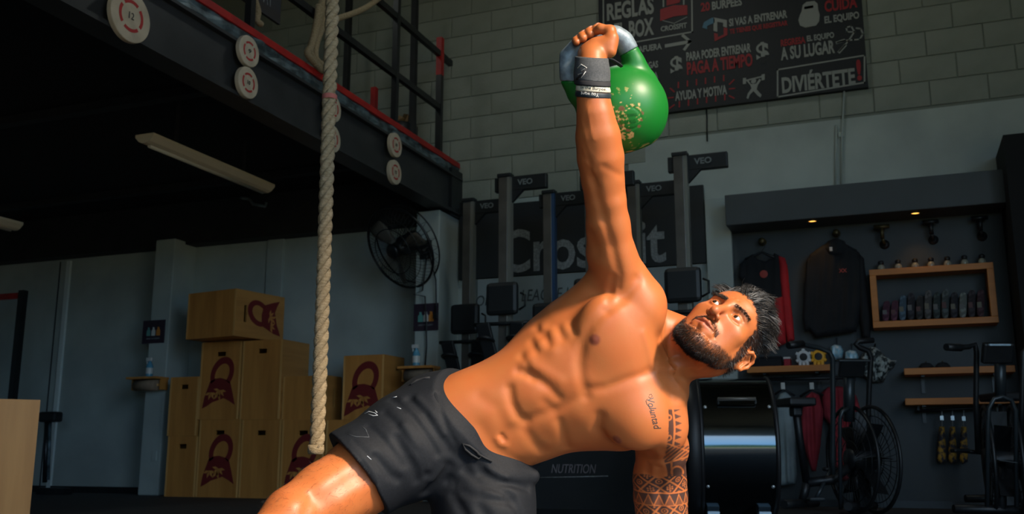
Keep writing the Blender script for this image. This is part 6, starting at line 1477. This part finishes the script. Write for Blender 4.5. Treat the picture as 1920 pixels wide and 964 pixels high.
for nm,y0,y1,gr,m_ in [('wrist_wrap',108,152,.0012,'wrap_fabric'),('wrap_edge',151,161,.0018,'wrap_dark')]:
    o=slab(y0,y1,grow=gr); a_,b_=lattice_mesh(o,bx[0],bx[1],.0019)
    w_=vcol_mesh(nm,a_,b_,None,MATS[m_],person if wrap is None else wrap)
    if wrap is None: wrap=w_; WS=bvh_of(a_,b_); wrap['_o']=list(person['_o'])
for nm,y0,y1,m_ in [('wristband',161,172,'band_cream'),('wristband',172.5,183,'band_navy')]:
    o=slab(y0,y1,grow=-.001); a_,b_=lattice_mesh(o,bx[0],bx[1],.0017); w_=vcol_mesh(nm,a_,b_,None,MATS[m_],person); w_['_o']=list(person['_o'])
    if m_=='band_cream': surf_text('in the Burpee.',bvh_of(a_,b_),1113,166.5,5,48,7.5,'print_black','lettering',w_,.0004,bold=.01)
    else: surf_text('You want',bvh_of(a_,b_),1106,177,6,34,7,'print_white','lettering',w_,.0004,bold=.01,flip=True)
surf_tube(WS,[(1083,128),(1090,121),(1100,127),(1090,133)],.0014,'wrap_print','print_white',wrap,.0002)
surf_tube(WS,[(1084,140),(1098,135),(1090,146)],.0016,'wrap_print','print_white',wrap,.0002)
surf_tube(WS,[(1082,148),(1092,140),(1100,128)],.0032,'wrap_strap','wrap_dark',wrap,.0002)
q=MB(); P_=to_world(np.array([cc(1136,110,2.17),cc(1148,113,2.175),cc(1158,119,2.18),cc(1166,125,2.185)])); q.tube(P_,[.006,.007,.007,.006],8,flat=.35); q.build('thumb_loop','wrap_dark',wrap)
# ------------------------------------------------------------------ kettlebell
KB=Ops()
kc=cc(1168,207,2.285); rk=PX(84.5,2.28)
KB.ell(kc,np.eye(3),(rk,rk,rk),.01)
HP=[(1100,200,2.275),(1082,176,2.262),(1069,150,2.252),(1062,126,2.248),(1067,106,2.245),(1084,89,2.242),(1107,77,2.240),(1131,67,2.240),(1154,66,2.243),(1170,77,2.247),(1179,95,2.252),(1190,117,2.258),(1206,146,2.27)]
hr=.0165
KB.chain([(cc(*p),hr*(1.35 if i in (0,12) else 1.12 if i in(1,11) else 1)) for i,p in enumerate(HP)],.022)
kax=cc(1168,207,2.285)-cc(1124,70,2.26); kax=kax/np.linalg.norm(kax)
KB.l.append(('int',lambda P:(P-kc)@kax-rk*.93,np.array([-9,-9,-9.]),np.array([9,9,9.]),.008))
emb=hits(KB,[(1181,222)])[0]
kb0=Ops(); kb0.l=list(KB.l)
KB.stroke(hits(kb0,[(1181+21*math.cos(a),222+21*math.sin(a)) for a in np.linspace(0,6.283,17)]),.0022,-.0012)
kbx=(kc-np.array([.15,.13,.14]),kc+np.array([.13,.20,.13]))
def kcut(P):
    x=960+F*P[:,0]/P[:,2]; y=482-F*P[:,1]/P[:,2]; return np.where(x<1120,y-152,(x-1178)*.48+(y-97)*.88)/830.0
big=(np.array([-9,-9,-9.]),np.array([9,9,9.]))
G1=Ops(); G1.l=KB.l+[('int',kcut,*big,.0012)]; G2=Ops(); G2.l=KB.l+[('int',lambda P:-kcut(P),*big,.0012)]
kv,kq=lattice_mesh(G2,kbx[0],kbx[1],.0023); KBT=bvh_of(kv,kq); gv,gq=lattice_mesh(G1,kbx[0],kbx[1],.0024)
kw=to_world(kc[None]+kax[None]*rk*.93)[0]
kettle=thing('kettlebell','green competition kettlebell with a bare steel handle and chipped paint, held overhead','kettlebell',kw)
col_k=np.tile(np.array([.006,.165,.018],np.float32),(len(kv),1))
ex_=kv-emb; de=np.linalg.norm(ex_,axis=1)
nn=noise3(kv,160,11)+.7*noise3(kv,420,12); chip=sstep(.62,.74,nn+.55*np.exp(-(de/.055)**2)-.10); rust=sstep(.45,.6,noise3(kv,230,13)+.8*np.exp(-((de-.029)/.006)**2)-.35)
low=sstep(rk*.80,rk*.90,(kv-kc)@kax)*sstep(.1,.35,noise3(kv,200,14)); chip=np.maximum(chip*np.exp(-((de-.035)/.035)**2)*sstep(.02,-.005,ex_[:,0]-.02),low)
msk=chip[:,None]; col_k=col_k*(1-msk)+np.array([.62,.44,.16])*msk; msk=rust[:,None]*(de<.05)[:,None]; col_k=col_k*(1-msk)+np.array([.16,.09,.035])*msk
km=bpy.data.materials.new('kettlebell_paint'); km.use_nodes=True; n=km.node_tree; bs=n.nodes['Principled BSDF']; va=n.nodes.new('ShaderNodeVertexColor'); va.layer_name='pigment'; n.links.new(va.outputs[0],bs.inputs['Base Color']); bs.inputs['Roughness'].default_value=.42
mat('bare_steel',(.26,.33,.37),(.16,.20,.23),scale=70,rough=.5,metal=.25,bump=.06,bscale=200)
vcol_mesh('bell',kv,kq,col_k,km,kettle); vcol_mesh('handle',gv,gq,None,MATS['bare_steel'],kettle)
mat('emboss_green',(.004,.11,.012),rough=.4)
surf_text('KETTLEBELL',KBT,1180,216,-6,30,5,'emboss_green','emblem_lettering',kettle,.0004,bold=.02)
surf_text('24 KG',KBT,1181,228,-6,22,7,'emboss_green','emblem_lettering',kettle,.0004,bold=.02)
